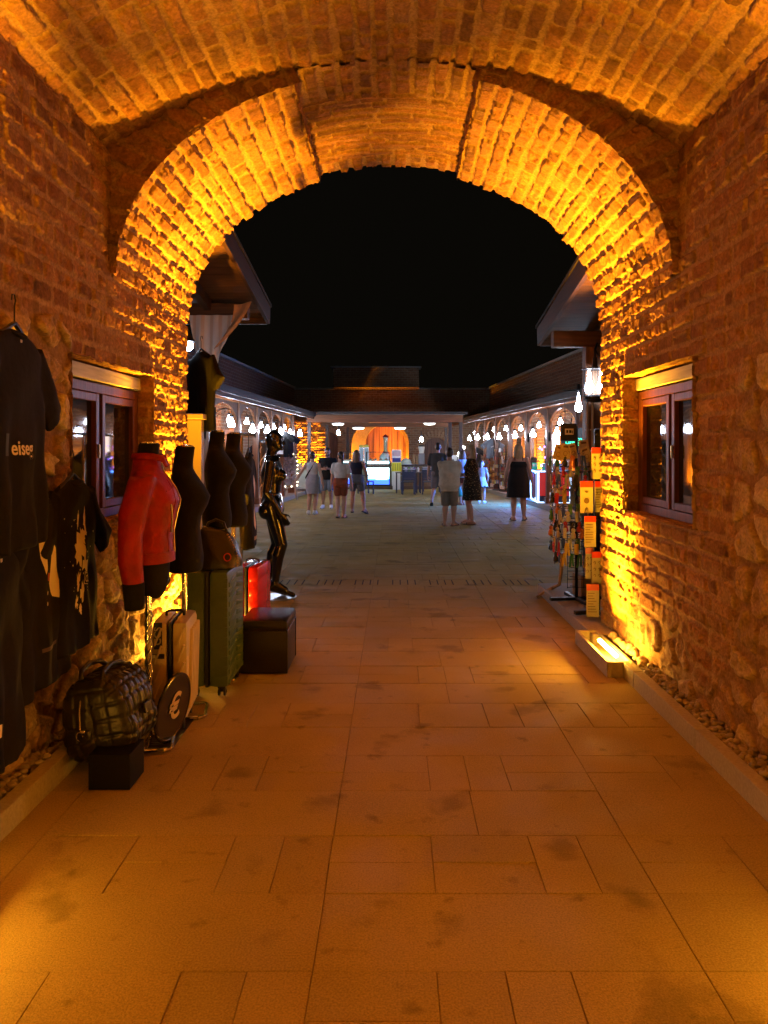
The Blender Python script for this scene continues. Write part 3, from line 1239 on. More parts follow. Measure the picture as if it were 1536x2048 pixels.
midsL = wing(-1, 'brick arcade wing with timber posts behind the mannequins')
midsR = wing(1, 'brick arcade wing with timber posts behind the lit phone counter')


# amber spots washing the arcade walls between the shops
def spot(x, y, s, power, label, z=.14, tilt=12, name='ground_spot', spr=95):
    t = thing(name, label, 'uplight', (x, y, z), group='amber spots washing the arcade walls')
    MB().lathe((0, 0, 0), [(.06, 0), (.065, .05), (.05, .055), (.05, .03), (.01, .03)], 12).build('housing', dark_metal, t)
    MB().lathe((0, 0, 0), [(.048, .031), (.045, .045), (.01, .047)], 12).build('lens', mat('amber_lens', (1, .6, .2), .3, emit=(1, .5, .06), estr=12), t)
    ld = bpy.data.lights.new('spot_light', 'AREA')
    ld.shape = 'DISK'
    ld.size = .09
    ld.energy = power
    ld.color = AMBER
    ld.spread = R(spr)
    lo = bpy.data.objects.new('spot_light', ld)
    link(lo, t)
    lo.location = (0, 0, .06)
    lo.rotation_euler = (PI, s * R(tilt), 0)


for i, y in enumerate(midsL):
    if y > 13:
        spot(fasL(y) - 1.93, y, -1, 380 if i < len(midsL) - 2 else 380, 'amber ground spot at the foot of the left arcade wall, bay %s' % ordn[min(i, 6)] if i < 7 else 'amber ground spot deep in the left arcade')
for i, y in enumerate(midsR):
    if y > 13:
        spot(fasR(y) + 1.53, y, 1, 380, 'amber ground spot at the foot of the right arcade wall, bay %s' % ordn[min(i, 6)])

# amber-lit pilaster at the far left corner
pil = MB()
o = surface('corner_pilaster', np.arange(-4.85, -3.18, .013), np.arange(.1, 2.9, .013), lambda U, V: v3(U, 35.2, V), lambda U, V: v3(0 * U, -1 + 0 * U, 0 * U),
            lambda U, V: bricks(U, V, 400, pitch=.115, blen=.26, mort=.04, depth=.05, rough=2.2), None)
tag(o, 'rough stone pilaster glowing amber in the far left corner of the arcade', 'pilaster')
for x in (-4.4, -3.6):
    spot(x, 34.93, 0, 190, 'amber spot lighting the rough corner pilaster from its foot' + (', by the post' if x > -4 else ''), .14, 0, spr=64)

# ================================================================== BACK RANGE WITH TOWER BLOCK
t = thing('back_range', 'brick back range of the courtyard with a taller central block', 'building', (0, 36, 0))
inv = Matrix.Translation((0, -36, 0))


def putb(b, n, m, par=t, **k):
    o = b.build(n, m, par, **k)
    if par is t:
        o.matrix_parent_inverse = inv
    return o


def arch_pts(xa, xb, zt, rise, n=16):
    """Outline points of a segmental or round arched opening, from left foot to right foot."""
    c = (xa + xb) / 2
    hw = (xb - xa) / 2
    return [(xa, 0.0)] + [(c - hw * math.cos(PI * k / n), zt - rise + rise * math.sin(PI * k / n)) for k in range(n + 1)] + [(xb, 0.0)]


def wall_open(b, x0, x1, z1, y, th, opens):
    """Wall in the XZ plane at y with arched openings, as vertical strips."""
    xs = [x0]
    for pts in opens:
        xs += [p[0] for p in pts]
    xs = sorted(set(xs + [x1]))

    def low(x, side):
        for pts in opens:
            a, bb = pts[0][0], pts[-1][0]
            if a <= x <= bb and not (x == a and side < 0) and not (x == bb and side > 0):
                for p, q in zip(pts[1:-1], pts[2:-1]):
                    if p[0] <= x <= q[0]:
                        return p[1] + (q[1] - p[1]) * (x - p[0]) / max(q[0] - p[0], 1e-6)
        return 0.0
    for xa, xb in zip(xs, xs[1:]):
        za, zb = low(xa, 1), low(xb, -1)
        b.add([(xa, y, za), (xb, y, zb), (xb, y, z1), (xa, y, z1), (xa, y + th, za), (xb, y + th, zb), (xb, y + th, z1), (xa, y + th, z1)],
              [(0, 1, 2, 3), (7, 6, 5, 4), (0, 4, 5, 1)])


main_o = arch_pts(-2.05, .72, 2.95, 1.1)
dl = arch_pts(-3.55, -2.72, 2.38, .38)
dr = arch_pts(1.42, 2.62, 2.12, .6)
b = MB()
wall_open(b, -6.2, 6.0, 4.44, 36.0, .5, [dl, main_o, dr])
putb(b, 'wall', back_brick)
b = MB()
wall_open(b, -2.6, 1.2, 3.5, 36.55, .5, [arch_pts(-1.42, .58, 2.78, .98)])
putb(b, 'inner_arch_wall', mat('amber_plaster', (.46, .30, .13), .9, noise=.15, nscale=12, bump=.4, bscale=40))
b = MB()
for pts, y in ((main_o, 36.0),):
    for (xa, za), (xb, zb) in zip(pts, pts[1:]):
        b.add([(xa, y, za), (xb, y, zb), (xb, y + .55, zb), (xa, y + .55, za)], [(0, 1, 2, 3)])
putb(MB().box((-.7, 36.9, 3.15), (4.2, .75, .1)).box((-2.75, 36.9, 1.6), (.1, .7, 3.2)).box((1.35, 36.9, 1.6), (.1, .7, 3.2)).box((-.7, 37.3, 1.6), (4.2, .1, 3.3)), 'niche_back', mat('reveal_plaster', (.5, .36, .16), .9, noise=.2, nscale=10, bump=.7, bscale=25))
putb(b, 'arch_reveal', mat('reveal_plaster', (.5, .36, .16), .9, noise=.2, nscale=10, bump=.7, bscale=25))
putb(MB().box((-.85, 35.85, 4.97), (4.06, .9, .94)).box((-.85, 35.88, 4.6), (4.1, .5, .3)), 'central_block', back_brick)
putb(MB().box((-.85, 35.85, 5.47), (4.3, 1.1, .07)), 'block_coping', coping)
for xa, xb in ((-6.2, -2.9), (1.2, 6.0)):
    putb(MB().box(((xa + xb) / 2, 36.1, 4.48), (xb - xa, .6, .07)), 'coping', coping)
gate_w = wood('orange_door_wood', (.42, .16, .06), 2, .5, 3)
d = putb(MB().box((-.42, 37.06, 1.4), (2.1, .06, 2.8)), 'door', gate_w)
q = MB()
for k in range(7):
    q.box((-1.32 + k * .3, 37.025, 1.4), (.012, .012, 2.7))
q.build('plank_joints', dark_metal, d)
for pts, nm in ((dl, 0), (dr, 1)):
    xa, xb = pts[0][0], pts[-1][0]
    q = MB().poly([(x, z) for x, z in pts], lambda a, b_, th: Vector((a, 36.16 + th, b_ + .01)), .06)
    d = putb(q, 'door', door_w)
    q = MB()
    for k in range(1, int((xb - xa) / .2)):
        q.box((xa + k * .2, 36.155, 1.0), (.012, .01, 1.9))
    q.build('plank_joints', dark_metal, d)
    q = MB()
    c = (xa + xb) / 2
    hw = (xb - xa) / 2
    rise = .38 if nm == 0 else .6
    zt = 2.38 if nm == 0 else 2.12
    n = 15
    for k in range(n):
        a = PI * (k + .5) / n
        p0 = Vector((c - (hw + .04) * math.cos(a), 35.985, zt - rise + (rise + .04) * math.sin(a)))
        dr_ = Vector((-math.cos(a), 0, math.sin(a) * 1.1)).normalized()
        q.bar(p0, p0 + dr_ * .32, .085 if nm else .07, .05, up=(0, 1, 0))
    putb(q, 'voussoirs', mat('voussoir_brick', (.42, .27, .15), .9, noise=.3, nscale=6, bump=.4, bscale=60))
for x, sp in ((-1.8, 380), (.62, 260)):
    ld = bpy.data.lights.new('niche_light', 'AREA')
    ld.size = .25
    ld.energy = sp
    ld.color = AMBER
    lo = bpy.data.objects.new('niche_light', ld)
    tt = thing('niche_uplight', 'amber uplight inside the arched niche, ' + ('by its yellow side' if x < 0 else 'by the drinks counter side'), 'uplight', (x, 36.3, .0))
    MB().box((0, 0, .05), (.3, .2, .1), ch=.01).build('housing', box_m, tt)
    link(lo, tt)
    lo.location = (0, 0, .13)
    lo.rotation_euler = (PI - R(10), R(14 if x < 0 else -14), 0)

# ================================================================== PEOPLE
def skinmat(name, c):
    return mat(name, c, .5, spec=.35, noise=.06, nscale=20)


skin_pale = skinmat('skin_pale', (.56, .34, .25))
skin_tan = skinmat('skin_tan', (.42, .24, .16))
skin_red = skinmat('skin_rosy', (.50, .27, .19))


def cloth(name, c, rough=.85, noise=.12):
    return mat(name, c, rough, spec=.15, noise=noise, nscale=14, bump=.35, bscale=22)


def ik(a, b, l1, l2, hint):
    """Middle joint of a two-bone chain from a to b, bent towards hint."""
    d = b - a
    L = min(d.length, (l1 + l2) * .999)
    dn = d.normalized()
    x = (l1 * l1 - l2 * l2 + L * L) / (2 * L)
    h = math.sqrt(max(l1 * l1 - x * x, 0))
    hv = hint - dn * hint.dot(dn)
    hv.normalize()
    return a + dn * x + hv * h, a + dn * L


def rings(prof, n=18, lean=None):
    """prof: (z, rx, ry, x, y) -> elliptical rings."""
    out = []
    for p in prof:
        z, rx, ry = p[:3]
        cx, cy = (p[3], p[4]) if len(p) > 3 else (0, 0)
        out.append([Vector((cx + rx * math.cos(2 * PI * k / n), cy + ry * math.sin(2 * PI * k / n), z)) for k in range(n)])
    return out


class Fig:
    """Skeleton of one standing figure; local +Y is the way it faces."""

    def __init__(s, H, fem=False, feet=((-.055, 0), (.055, 0)), hands=None, heels=(0, 0), stout=1.0, toe=(8, -8), hip_shift=0.0, head_turn=0.0, head_pitch=0.0):
        s.H, s.fem, s.st = H, fem, stout
        s.sw = (.099 if fem else .115) * (1 + .4 * (stout - 1))
        s.hip = Vector((hip_shift, 0, .518 + .92 * min(heels))) * H
        s.toe = toe
        s.head_turn, s.head_pitch = head_turn, head_pitch
        s.legs = []
        for i, sd in enumerate((-1, 1)):
            hp = s.hip + Vector((sd * .052, 0, 0)) * H
            an = Vector((feet[i][0], feet[i][1], .045 + heels[i])) * H
            kn, an = ik(hp, an, .245 * H, .235 * H, Vector((0, 1, 0)))
            s.legs.append((hp, kn, an))
        s.arms = []
        hands = hands or [(-.17, .02, .47), (.17, .02, .47)]
        for i, sd in enumerate((-1, 1)):
            sh = Vector((sd * s.sw, -.005, .797)) * H + s.hip * 0 + Vector((hip_shift * .5 * H, 0, 0))
            h = hands[i]
            wr = Vector(h[:3]) * H
            hint = Vector(h[3]) if len(h) > 3 else Vector((sd * .5, -1, 0))
            el, wr = ik(sh, wr, .172 * H, .150 * H, hint)
            s.arms.append((sh, el, wr))
        s.pts = []

    def torso(s, g=0.0, top=.845, bottom=.475, flat=1.0):
        H, k = s.H, s.st
        hx = s.hip.x / H
        if s.fem:
            p = [(.475, .080, .062), (.52, .098 * k, .075 * k), (.56, .094 * k, .070 * k), (.62, .072 * k, .056 * k), (.67, .076 * k, .058 * k), (.725, .086 * k, .072 * k), (.77, .090, .062), (.81, .088, .048), (.835, .055, .042), (.855, .032, .034)]
        else:
            p = [(.475, .080, .062), (.52, .094 * k, .072 * k), (.57, .088 * k, .068 * k), (.62, .085 * k, .064 * k), (.68, .093 * k, .066 * k), (.74, .104, .072), (.785, .108, .064), (.815, .100, .050), (.838, .060, .044), (.858, .036, .036)]
        out = []
        for z, a, b in p:
            if bottom - .001 <= z <= top + .001:
                out.append((z * H, (a + g) * H, (b + g) * H * flat, hx * H * (1 - (z - .5) * 1.5), 0))
        return out

    def head(s, mb, face=True):
        H = s.H
        c = Vector((s.hip.x * .4, .012 * H, .932 * H))
        M = Matrix.Rotation(R(s.head_turn), 3, 'Z') @ Matrix.Rotation(R(s.head_pitch), 3, 'X')
        s.hc, s.hM = c, M
        w = lambda x, y, z: c + M @ (Vector((x, y, z)) * H)
        mb.ball(c, (.043 * H, .053 * H, .062 * H), 16, 12, rot=M)
        mb.ball(w(0, .016, -.034), (.033 * H, .035 * H, .034 * H), 12, 9, rot=M)
        mb.capsule(Vector((s.hip.x * .5, -.006 * H, .83 * H)), w(0, -.008, -.03), .034 * H, .031 * H)
        if face:
            mb.capsule(w(0, .050, -.002), w(0, .060, -.022), .006 * H, .010 * H, 8)
            for sd in (-1, 1):
                mb.ball(w(sd * .044, -.004, -.008), (.008 * H, .014 * H, .02 * H), 8, 6, rot=M)
            mb.ball(w(0, .047, -.040), (.015 * H, .008 * H, .006 * H), 8, 6, rot=M)
            mb.ball(w(0, .045, -.056), (.012 * H, .01 * H, .01 * H), 8, 6, rot=M)

    def eyes(s, parent):
        w = lambda x, y, z: s.hc + s.hM @ (Vector((x, y, z)) * s.H)
        b = MB()
        q = MB()
        for sd in (-1, 1):
            b.ball(w(sd * .017, .048, .006), (.0075 * s.H, .005 * s.H, .0045 * s.H), 8, 6, rot=s.hM)
            q.bar(w(sd * .008, .052, .016), w(sd * .028, .047, .017), .004 * s.H, .004 * s.H)
        b.build('eyes', mat('eye_dark', (.03, .02, .015), .2), parent)
        q.build('eyebrows', mat('brow_dark', (.03, .02, .014), .8), parent)
        MB().ball(w(0, .0535, -.040), (.013 * s.H, .004 * s.H, .0035 * s.H), 8, 6, rot=s.hM).build('lips', mat('lip', (.35, .13, .1), .5), parent)

    def hand(s, mb, el, wr, sd, curl=.5):
        H = s.H
        d = (wr - el).normalized()
        side = Vector((-sd, 0, 0)) - d * Vector((-sd, 0, 0)).dot(d)     # palm normal, towards the body
        if side.length < .2:
            side = Vector((0, 0, -1)) - d * Vector((0, 0, -1)).dot(d)
        side.normalize()
        fw = side.cross(d).normalized()
        if fw.y < 0 and abs(d.y) < .8:
            fw = -fw
        pc = wr + d * .028 * H
        Mx = Matrix((side, fw, d)).transposed()
        mb.ball(pc, (.010 * H, .023 * H, .034 * H), 10, 8, rot=Mx)
        for i, L in enumerate((.040, .046, .043, .034)):
            b0 = wr + d * .050 * H + fw * (.017 - .0112 * i) * H
            b1 = b0 + (d * (1 - .25 * curl) + side * .45 * curl).normalized() * L * .5 * H
            b2 = b1 + (d * (1 - .8 * curl) + side * 1.1 * curl).normalized() * L * .55 * H
            mb.capsule(b0, b1, .0055 * H, .0052 * H, 7)
            mb.capsule(b1, b2, .0052 * H, .0044 * H, 7)
        t0 = wr + d * .018 * H + fw * .018 * H
        t1 = t0 + (d * .7 + fw * .6 + side * .3).normalized() * .026 * H
        mb.capsule(t0, t1, .0068 * H, .006 * H, 7)
        mb.capsule(t1, t1 + (d * .9 + side * .5).normalized() * .022 * H, .006 * H, .005 * H, 7)

    def foot(s, mb, i, g=0.0):
        H = s.H
        an = s.legs[i][2]
        a = R(s.toe[i])
        f = Vector((math.sin(-a), math.cos(a), 0))
        lift = max(an.z - .045 * H, 0)
        toe = an + f * .105 * H
        toe.z = .016 * H + g * .3
        heel = an - f * .028 * H
        heel.z = .02 * H + lift * 1.1
        mb.capsule(an + Vector((0, 0, .0)), heel, (.024 + g) * H, (.022 + g) * H)
        mb.capsule(heel, toe, (.022 + g) * H, (.016 + g) * H)
        mb.capsule(an, toe.lerp(heel, .35) + Vector((0, 0, .012 * H)), (.024 + g) * H, (.022 + g) * H)
        return heel, toe

    def body(s, name_m, parent, vox=.0085, face=True, smooth=4):
        H = s.H
        k = .5 + .5 * s.st
        mb = MB()
        mb.loft(rings(s.torso()))
        for hp, kn, an in s.legs:
            mb.capsule(hp + Vector((0, 0, .0)), kn, .058 * H * k, .036 * H * k, 14)
            cf = kn.lerp(an, .28) + Vector((0, -.010 * H, 0))
            mb.capsule(kn, cf, .035 * H * k, .037 * H * k)
            mb.capsule(cf, an, .036 * H * k, .020 * H)
        for i in (0, 1):
            s.foot(mb, i)
        if s.fem:
            for sd in (-1, 1):
                mb.ball((sd * .042 * H + s.hip.x * .6, .052 * H, .722 * H), (.036 * H, .034 * H, .036 * H))
                mb.ball((sd * .045 * H + s.hip.x, -.036 * H, .515 * H), (.052 * H * k, .045 * H * k, .052 * H))
        else:
            for sd in (-1, 1):
                mb.ball((sd * .042 * H + s.hip.x, -.036 * H, .515 * H), (.048 * H, .042 * H, .05 * H))
        for i, (sh, el, wr) in enumerate(s.arms):
            sd = (-1, 1)[i]
            mb.ball(sh + Vector((-sd * .01 * H, 0, -.004 * H)), .031 * H * (.9 if s.fem else 1.05), 12, 8)
            mb.capsule(sh, el, .030 * H * k, .024 * H * k)
            mb.capsule(el, el.lerp(wr, .3), .0235 * H * k, .0245 * H * k)
            mb.capsule(el.lerp(wr, .3), wr, .0245 * H * k, .0155 * H)
            s.hand(mb, el, wr, sd)
        s.head(mb, face)
        return remesh(mb, 'body', name_m, parent, vox, smooth)

    # ---- clothing, each a closed volume a little larger than the body
    def shirt(s, m, parent, sleeve=.6, hem=.49, g=.012, top=.845, name='shirt', vox=.012, loose=0.0, flare=0.0):
        H = s.H
        pr = [p for p in s.torso(g, top)]
        pr = [p for p in pr if p[0] >= hem * H - .001]
        if pr[0][0] > hem * H + .005:
            z, a, b, x, y = pr[0]
            pr.insert(0, (hem * H, a + flare * H, b + flare * H, x, y))
        pr = [(z, a + loose * H * (1 if z < .74 * H else 0), b + loose * H * (1 if z < .70 * H else .3), x, y) for z, a, b, x, y in pr]
        mb = MB().loft(rings(pr))
        k = .5 + .5 * s.st
        if s.fem:
            for sd in (-1, 1):
                mb.ball((sd * .042 * H + s.hip.x * .6, .054 * H, .722 * H), (.042 * H, .040 * H, .042 * H))
        if sleeve > 0:
            for sh, el, wr in s.arms:
                mb.ball(sh + Vector((0, 0, -.002 * H)), .037 * H, 12, 8)
                e = sh.lerp(el, min(sleeve, 1))
                mb.capsule(sh, e, .037 * H * k, .042 * H * k)
                if sleeve > 1:
                    mb.capsule(el, el.lerp(wr, sleeve - 1), .034 * H * k, .028 * H * k)
        return remesh(mb, name, m, parent, vox, 5)

    def shorts(s, m, parent, length=.75, g=.012, name='shorts'):
        H = s.H
        k = .5 + .5 * s.st
        pr = [p for p in s.torso(g, .63)]
        mb = MB().loft(rings(pr))
        for hp, kn, an in s.legs:
            e = hp.lerp(kn, length)
            mb.capsule(hp, e, .066 * H * k, .055 * H * k, 14)
        for sd in (-1, 1):
            mb.ball((sd * .045 * H + s.hip.x, -.042 * H, .515 * H), (.058 * H * k, .05 * H * k, .058 * H))
        return remesh(mb, name, m, parent, .012, 4)

    def skirt(s, m, parent, top=.62, hem=.36, flare=1.15, name='skirt', tight=False, pleats=0, sway=0.0):
        H = s.H
        k = s.st
        n = 40
        rg = []
        hx = s.hip.x
        steps = 9
        for i in range(steps + 1):
            t = i / steps
            z = (top + (hem - top) * t) * H
            if z > .53 * H:
                u = (top * H - z) / max((top - .53) * H, 1e-4)
                a, b = .084 * k + (.112 - .084) * k * u, .066 * k + (.102 - .066) * k * u
            else:
                u = (.53 * H - z) / max((.53 - hem) * H, 1e-4)
                a, b = (.112 * (1 + (flare - 1) * u)) * k, (.102 * (1 + (flare - 1) * u)) * k
            ring = []
            for j in range(n):
                an = 2 * PI * j / n
                w = 1 + (pleats * .06 * math.sin(an * 9 + .6 * math.sin(an * 2)) * t)
                ring.append(Vector((hx + sway * t * H + a * H * w * math.cos(an), -.006 * H + b * H * w * math.sin(an), z)))
            rg.append(ring)
        o = MB().loft(rg).build(name, m, parent, smooth=R(60))
        return o

    def shoes(s, m, parent, name='shoe', g=.006, sandal=False):
        for i in (0, 1):
            mb = MB()
            if sandal:
                tmp = MB()
                heel, toe = s.foot(tmp, i)
                d = (toe - heel).normalized()
                a0, a1 = heel - d * .022 * s.H, toe + d * .020 * s.H
                up = Vector((0, 0, 1))
                off = Vector((0, 0, -.020 * s.H))
                mb.bar(a0 + off, a1 + off, .046 * s.H, .010 * s.H, ch=.003)
                mid = heel.lerp(toe, .72)
                mb.tube([mid + Vector((-.025 * s.H, 0, -.012 * s.H)), mid + Vector((-.015 * s.H, 0, .012 * s.H)), mid + Vector((.015 * s.H, 0, .012 * s.H)), mid + Vector((.025 * s.H, 0, -.012 * s.H))], .006 * s.H, 6)
                mb.build(name, m, parent)
            else:
                heel, toe = s.foot(mb, i, g)
                remesh(mb, name, m, parent, .008, 4)

    def hair(s, m, parent, length=0.0, style='short', vol=1.0):
        H = s.H
        w = lambda x, y, z: s.hc + s.hM @ (Vector((x, y, z)) * H)
        mb = MB()
        mb.ball(w(0, -.010, .016), (.0465 * H * vol, .054 * H * vol, .056 * H * vol), 14, 10, rot=s.hM)
        mb.ball(w(0, -.022, -.006), (.044 * H * vol, .040 * H, .050 * H), 12, 9, rot=s.hM)
        if style == 'bun':
            mb.ball(w(0, -.058, .03), (.026 * H, .024 * H, .026 * H))
        if style == 'pony':
            pts = [w(0, -.055, .02), w(0, -.075, .0), w(0.002, -.075, -.05), w(0.004, -.068, -.11), w(0, -.064, -.16)]
            mb.tube(pts, [.018 * H, .019 * H, .017 * H, .013 * H, .006 * H], 9)
        if style == 'long':
            for j in range(9):
                a = (j - 4) / 4
                x = a * .044
                y = -.052 * math.sqrt(max(1 - a * a * .8, .05))
                L = length * (1 - .12 * abs(a)) * (.92 + .1 * ((j * 37) % 5) / 5)
                pts = [w(x * .8, y * .8, .02), w(x, y, -.03), w(x * 1.15, y - .004, -.03 - L * .5), w(x * 1.05, y - .004, -.03 - L)]
                mb.tube(pts, [.022 * H, .024 * H, .020 * H, .006 * H], 8)
        return remesh(mb, 'hair', m, parent, .0075, 2)


def person(label, u, v, rz, fig, group='people standing about the courtyard'):
    y = CAMZ * F / (v - CV)
    p = P(u, v, y)
    return thing('person', label, 'person', (p.x, p.y, .002), R(rz), group)


hair_dk = mat('hair_dark', (.018, .012, .009), .45, noise=.3, nscale=60, nst=(1, 1, .1))
hair_br = mat('hair_brown', (.06, .035, .02), .45, noise=.35, nscale=60, nst=(1, 1, .1))
hair_bl = mat('hair_blonde', (.36, .25, .13), .45, noise=.35, nscale=60, nst=(1, 1, .1))
hair_lb = mat('hair_light_brown', (.13, .08, .05), .45, noise=.35, nscale=60, nst=(1, 1, .1))
blk = cloth('black_cloth', (.012, .012, .013))
shoe_w = mat('white_shoe', (.8, .8, .8), .6)
shoe_b = mat('brown_sandal', (.07, .04, .025), .6)
shoe_k = mat('black_sandal', (.015, .014, .014), .6)

# woman in white sleeveless top and grey pencil skirt, strap across her back
f = Fig(1.52, True, feet=((-.05, -.02), (.04, .02)), hands=[(-.30, -.03, .47), (.17, .03, .47)], heels=(0, .0), toe=(20, -5), stout=1.05, hip_shift=.012)
t = person('person from behind in white sleeveless top and grey skirt, black strap across the back', 624, 1029, -6, f)
f.body(skin_pale, t)
f.shirt(cloth('white_top', (.62, .60, .58)), t, 0, .60, g=.010, name='top')
f.skirt(cloth('grey_skirt', (.34, .36, .42)), t, .64, .335, .86)
f.hair(hair_br, t, style='bun')
f.shoes(shoe_w, t, sandal=False)
MB().tube([(.085, -.05, 1.26), (.02, -.125, 1.13), (-.06, -.125, 1.02), (-.135, -.06, .90), (-.15, .03, .86)], [(.004, .018)] * 5, 8).build('bag_strap', blk, t)

# man in black tee looking down at his phone
f = Fig(1.62, False, feet=((-.06, 0), (.07, .03)), hands=[(-.03, .135, .66, (-.6, -.6, -.5)), (.035, .14, .66, (.6, -.6, -.5))], head_pitch=-24)
t = person('person in black tee shirt and denim shorts looking down at a phone', 655, 1017, 176, f)
f.body(skin_tan, t)
f.eyes(t)
f.shirt(blk, t, .72, .475, loose=.012)
f.shorts(cloth('denim_grey', (.16, .19, .23)), t, .82)
f.hair(hair_dk, t)
q = MB()
w = lambda x, y, z: f.hc + f.hM @ (Vector((x, y, z)) * f.H)
q.ball(w(0, .022, -.046), (.037 * f.H, .037 * f.H, .028 * f.H), rot=f.hM)
remesh(q, 'beard', hair_dk, t, .008, 3)
f.shoes(shoe_w, t)
ph = MB().box((0, .275, 1.10), (.075, .012, .15), rot=Matrix.Rotation(R(-40), 3, 'X'), ch=.004)
o = ph.build('phone', black_plastic)
o.matrix_world = Matrix.LocRotScale(t.location, t.rotation_euler, None)
tag(o, 'dark phone held in both hands by the person in the black tee', 'phone')

# woman in white tee and rust shorts, dark ponytail
f = Fig(1.53, True, feet=((-.03, -.09), (.045, .04)), hands=[(-.15, .06, .47), (.17, .05, .48)], heels=(.018, 0), toe=(0, -14), head_turn=28)
t = person('person from behind in cropped white tee and rust coloured shorts with dark ponytail', 681, 1036, -4, f)
f.body(skin_pale, t)
f.shirt(cloth('white_tee', (.66, .63, .60)), t, .62, .60, loose=.014)
f.shorts(cloth('rust_cloth', (.26, .085, .045)), t, .62, g=.018)
f.hair(hair_dk, t, style='pony')
f.shoes(shoe_k, t, sandal=True)

# woman in navy vest and grey shorts striding, long hair
f = Fig(1.56, True, feet=((-.09, .10), (.14, -.10)), hands=[(-.16, .05, .49), (.15, .12, .52)], heels=(0, .035), toe=(10, -20), stout=1.05)
t = person('person from behind in navy vest and grey shorts, long hair, in mid stride', 713, 1027, -8, f)
f.body(skin_red, t)
f.shirt(cloth('navy_cloth', (.018, .022, .045)), t, 0, .60, g=.011, top=.82, name='vest')
f.shorts(cloth('grey_shorts', (.13, .14, .16)), t, .55, g=.016)
f.hair(hair_lb, t, length=.19, style='long', vol=1.06)
f.shoes(shoe_k, t, sandal=True)

# tall man in dark tee and grey shorts walking off
f = Fig(1.76, False, feet=((-.08, -.11), (.07, .13)), hands=[(-.17, .04, .48), (.16, .1, .5)], heels=(.045, 0), toe=(14, -8))
t = person('tall person from behind in charcoal tee and grey shorts walking to the cafe', 876, 1012, -14, f)
f.body(skin_tan, t)
f.shirt(cloth('charcoal_tee', (.05, .055, .06)), t, .75, .48, loose=.010)
f.shorts(cloth('grey_purple_shorts', (.15, .14, .16)), t, .85)
f.hair(hair_dk, t)
f.shoes(shoe_k, t, sandal=True)

# man in cream shirt, arms folded
f = Fig(1.61, False, feet=((-.06, 0), (.05, .02)), hands=[(.045, .135, .655, (-.7, -.3, -1)), (-.035, .15, .675, (.8, -.3, -.8))], toe=(16, -30), stout=1.13)
t = person('person from behind in cream short sleeved shirt and grey shorts with folded arms', 899, 1052, -10, f)
f.body(skin_tan, t)
f.shirt(cloth('cream_shirt', (.50, .44, .34)), t, .9, .445, loose=.022, g=.014)
f.shorts(cloth('stone_shorts', (.20, .18, .15)), t, .92, g=.012)
f.hair(hair_dk, t, vol=1.04)
f.shoes(shoe_b, t, sandal=True)

# blonde woman in dark patterned dress, turned towards him
f = Fig(1.66, True, feet=((-.04, -.02), (.05, .05)), hands=[(.02, .13, .62, (-.6, -.4, -1)), (-.02, .15, .63, (.6, -.4, -1))], toe=(0, -12), stout=1.1, head_turn=10)
t = person('blonde person in loose dark leaf patterned dress and sandals, side on', 943, 1049, 68, f)
f.body(skin_red, t)
f.eyes(t)
pd = mat('leaf_print_cloth', (.03, .024, .018), .85, spec=.15)
nt = pd.node_tree
vo = nt.nodes.new('ShaderNodeTexVoronoi')
vo.inputs['Scale'].default_value = 26
tcn = nt.nodes.new('ShaderNodeTexCoord')
nt.links.new(tcn.outputs['Object'], vo.inputs['Vector'])
cr = nt.nodes.new('ShaderNodeValToRGB')
cr.color_ramp.elements[0].position = .20
cr.color_ramp.elements[0].color = (.30, .22, .11, 1)
cr.color_ramp.elements[1].position = .30
cr.color_ramp.elements[1].color = (.022, .018, .014, 1)
nt.links.new(vo.outputs['Distance'], cr.inputs['Fac'])
nt.links.new(cr.outputs['Color'], nt.nodes['Principled BSDF'].inputs['Base Color'])
f.shirt(pd, t, .85, .55, loose=.012, name='dress_top')
f.skirt(pd, t, .70, .31, 1.08, name='dress_skirt', pleats=.5)
f.hair(hair_bl, t, length=.13, style='long', vol=1.12)
f.shoes(shoe_b, t, sandal=True)

# person in pale blue shirt half hidden behind the pair, with green carrier bag
f = Fig(1.55, True, feet=((-.05, 0), (.05, .04)), hands=[(-.16, .06, .48), (.16, .08, .46)], toe=(5, -5))
t = person('person in pale blue shirt half hidden behind the pair, carrying a green bag', 925, 1010, 40, f)
f.body(skin_tan, t)
f.shirt(cloth('pale_blue_cloth', (.36, .46, .66)), t, 1.2, .50, loose=.02)
f.skirt(cloth('dark_red_shorts', (.10, .03, .028)), t, .55, .40, 1.0, name='shorts')
f.hair(hair_lb, t, length=.1, style='long')
f.shoes(shoe_b, t, sandal=True)
p = P(914, 992, 20.9)
bag = thing('carrier_bag', 'green carrier bag hanging low beside the pale blue shirt', 'bag', (p.x, p.y, .25))
rg = []
for i in range(7):
    tt = i / 6
    wv = .15 * (1 - .55 * tt ** 2)
    rg.append([Vector((wv * math.cos(a) * (1 + .08 * math.sin(5 * a + i)), .06 * math.sin(a) * (1 - .3 * tt), .36 * tt)) for a in [2 * PI * k / 18 for k in range(18)]])
MB().loft(rg).build('sack', mat('green_plastic', (.02, .22, .14), .4), bag, smooth=True)
MB().tube([(-.04, 0, .35), (-.02, 0, .45), (0, 0, .5), (.02, 0, .45), (.04, 0, .35)], .008, 6).build('handle', MATS['green_plastic'], bag)

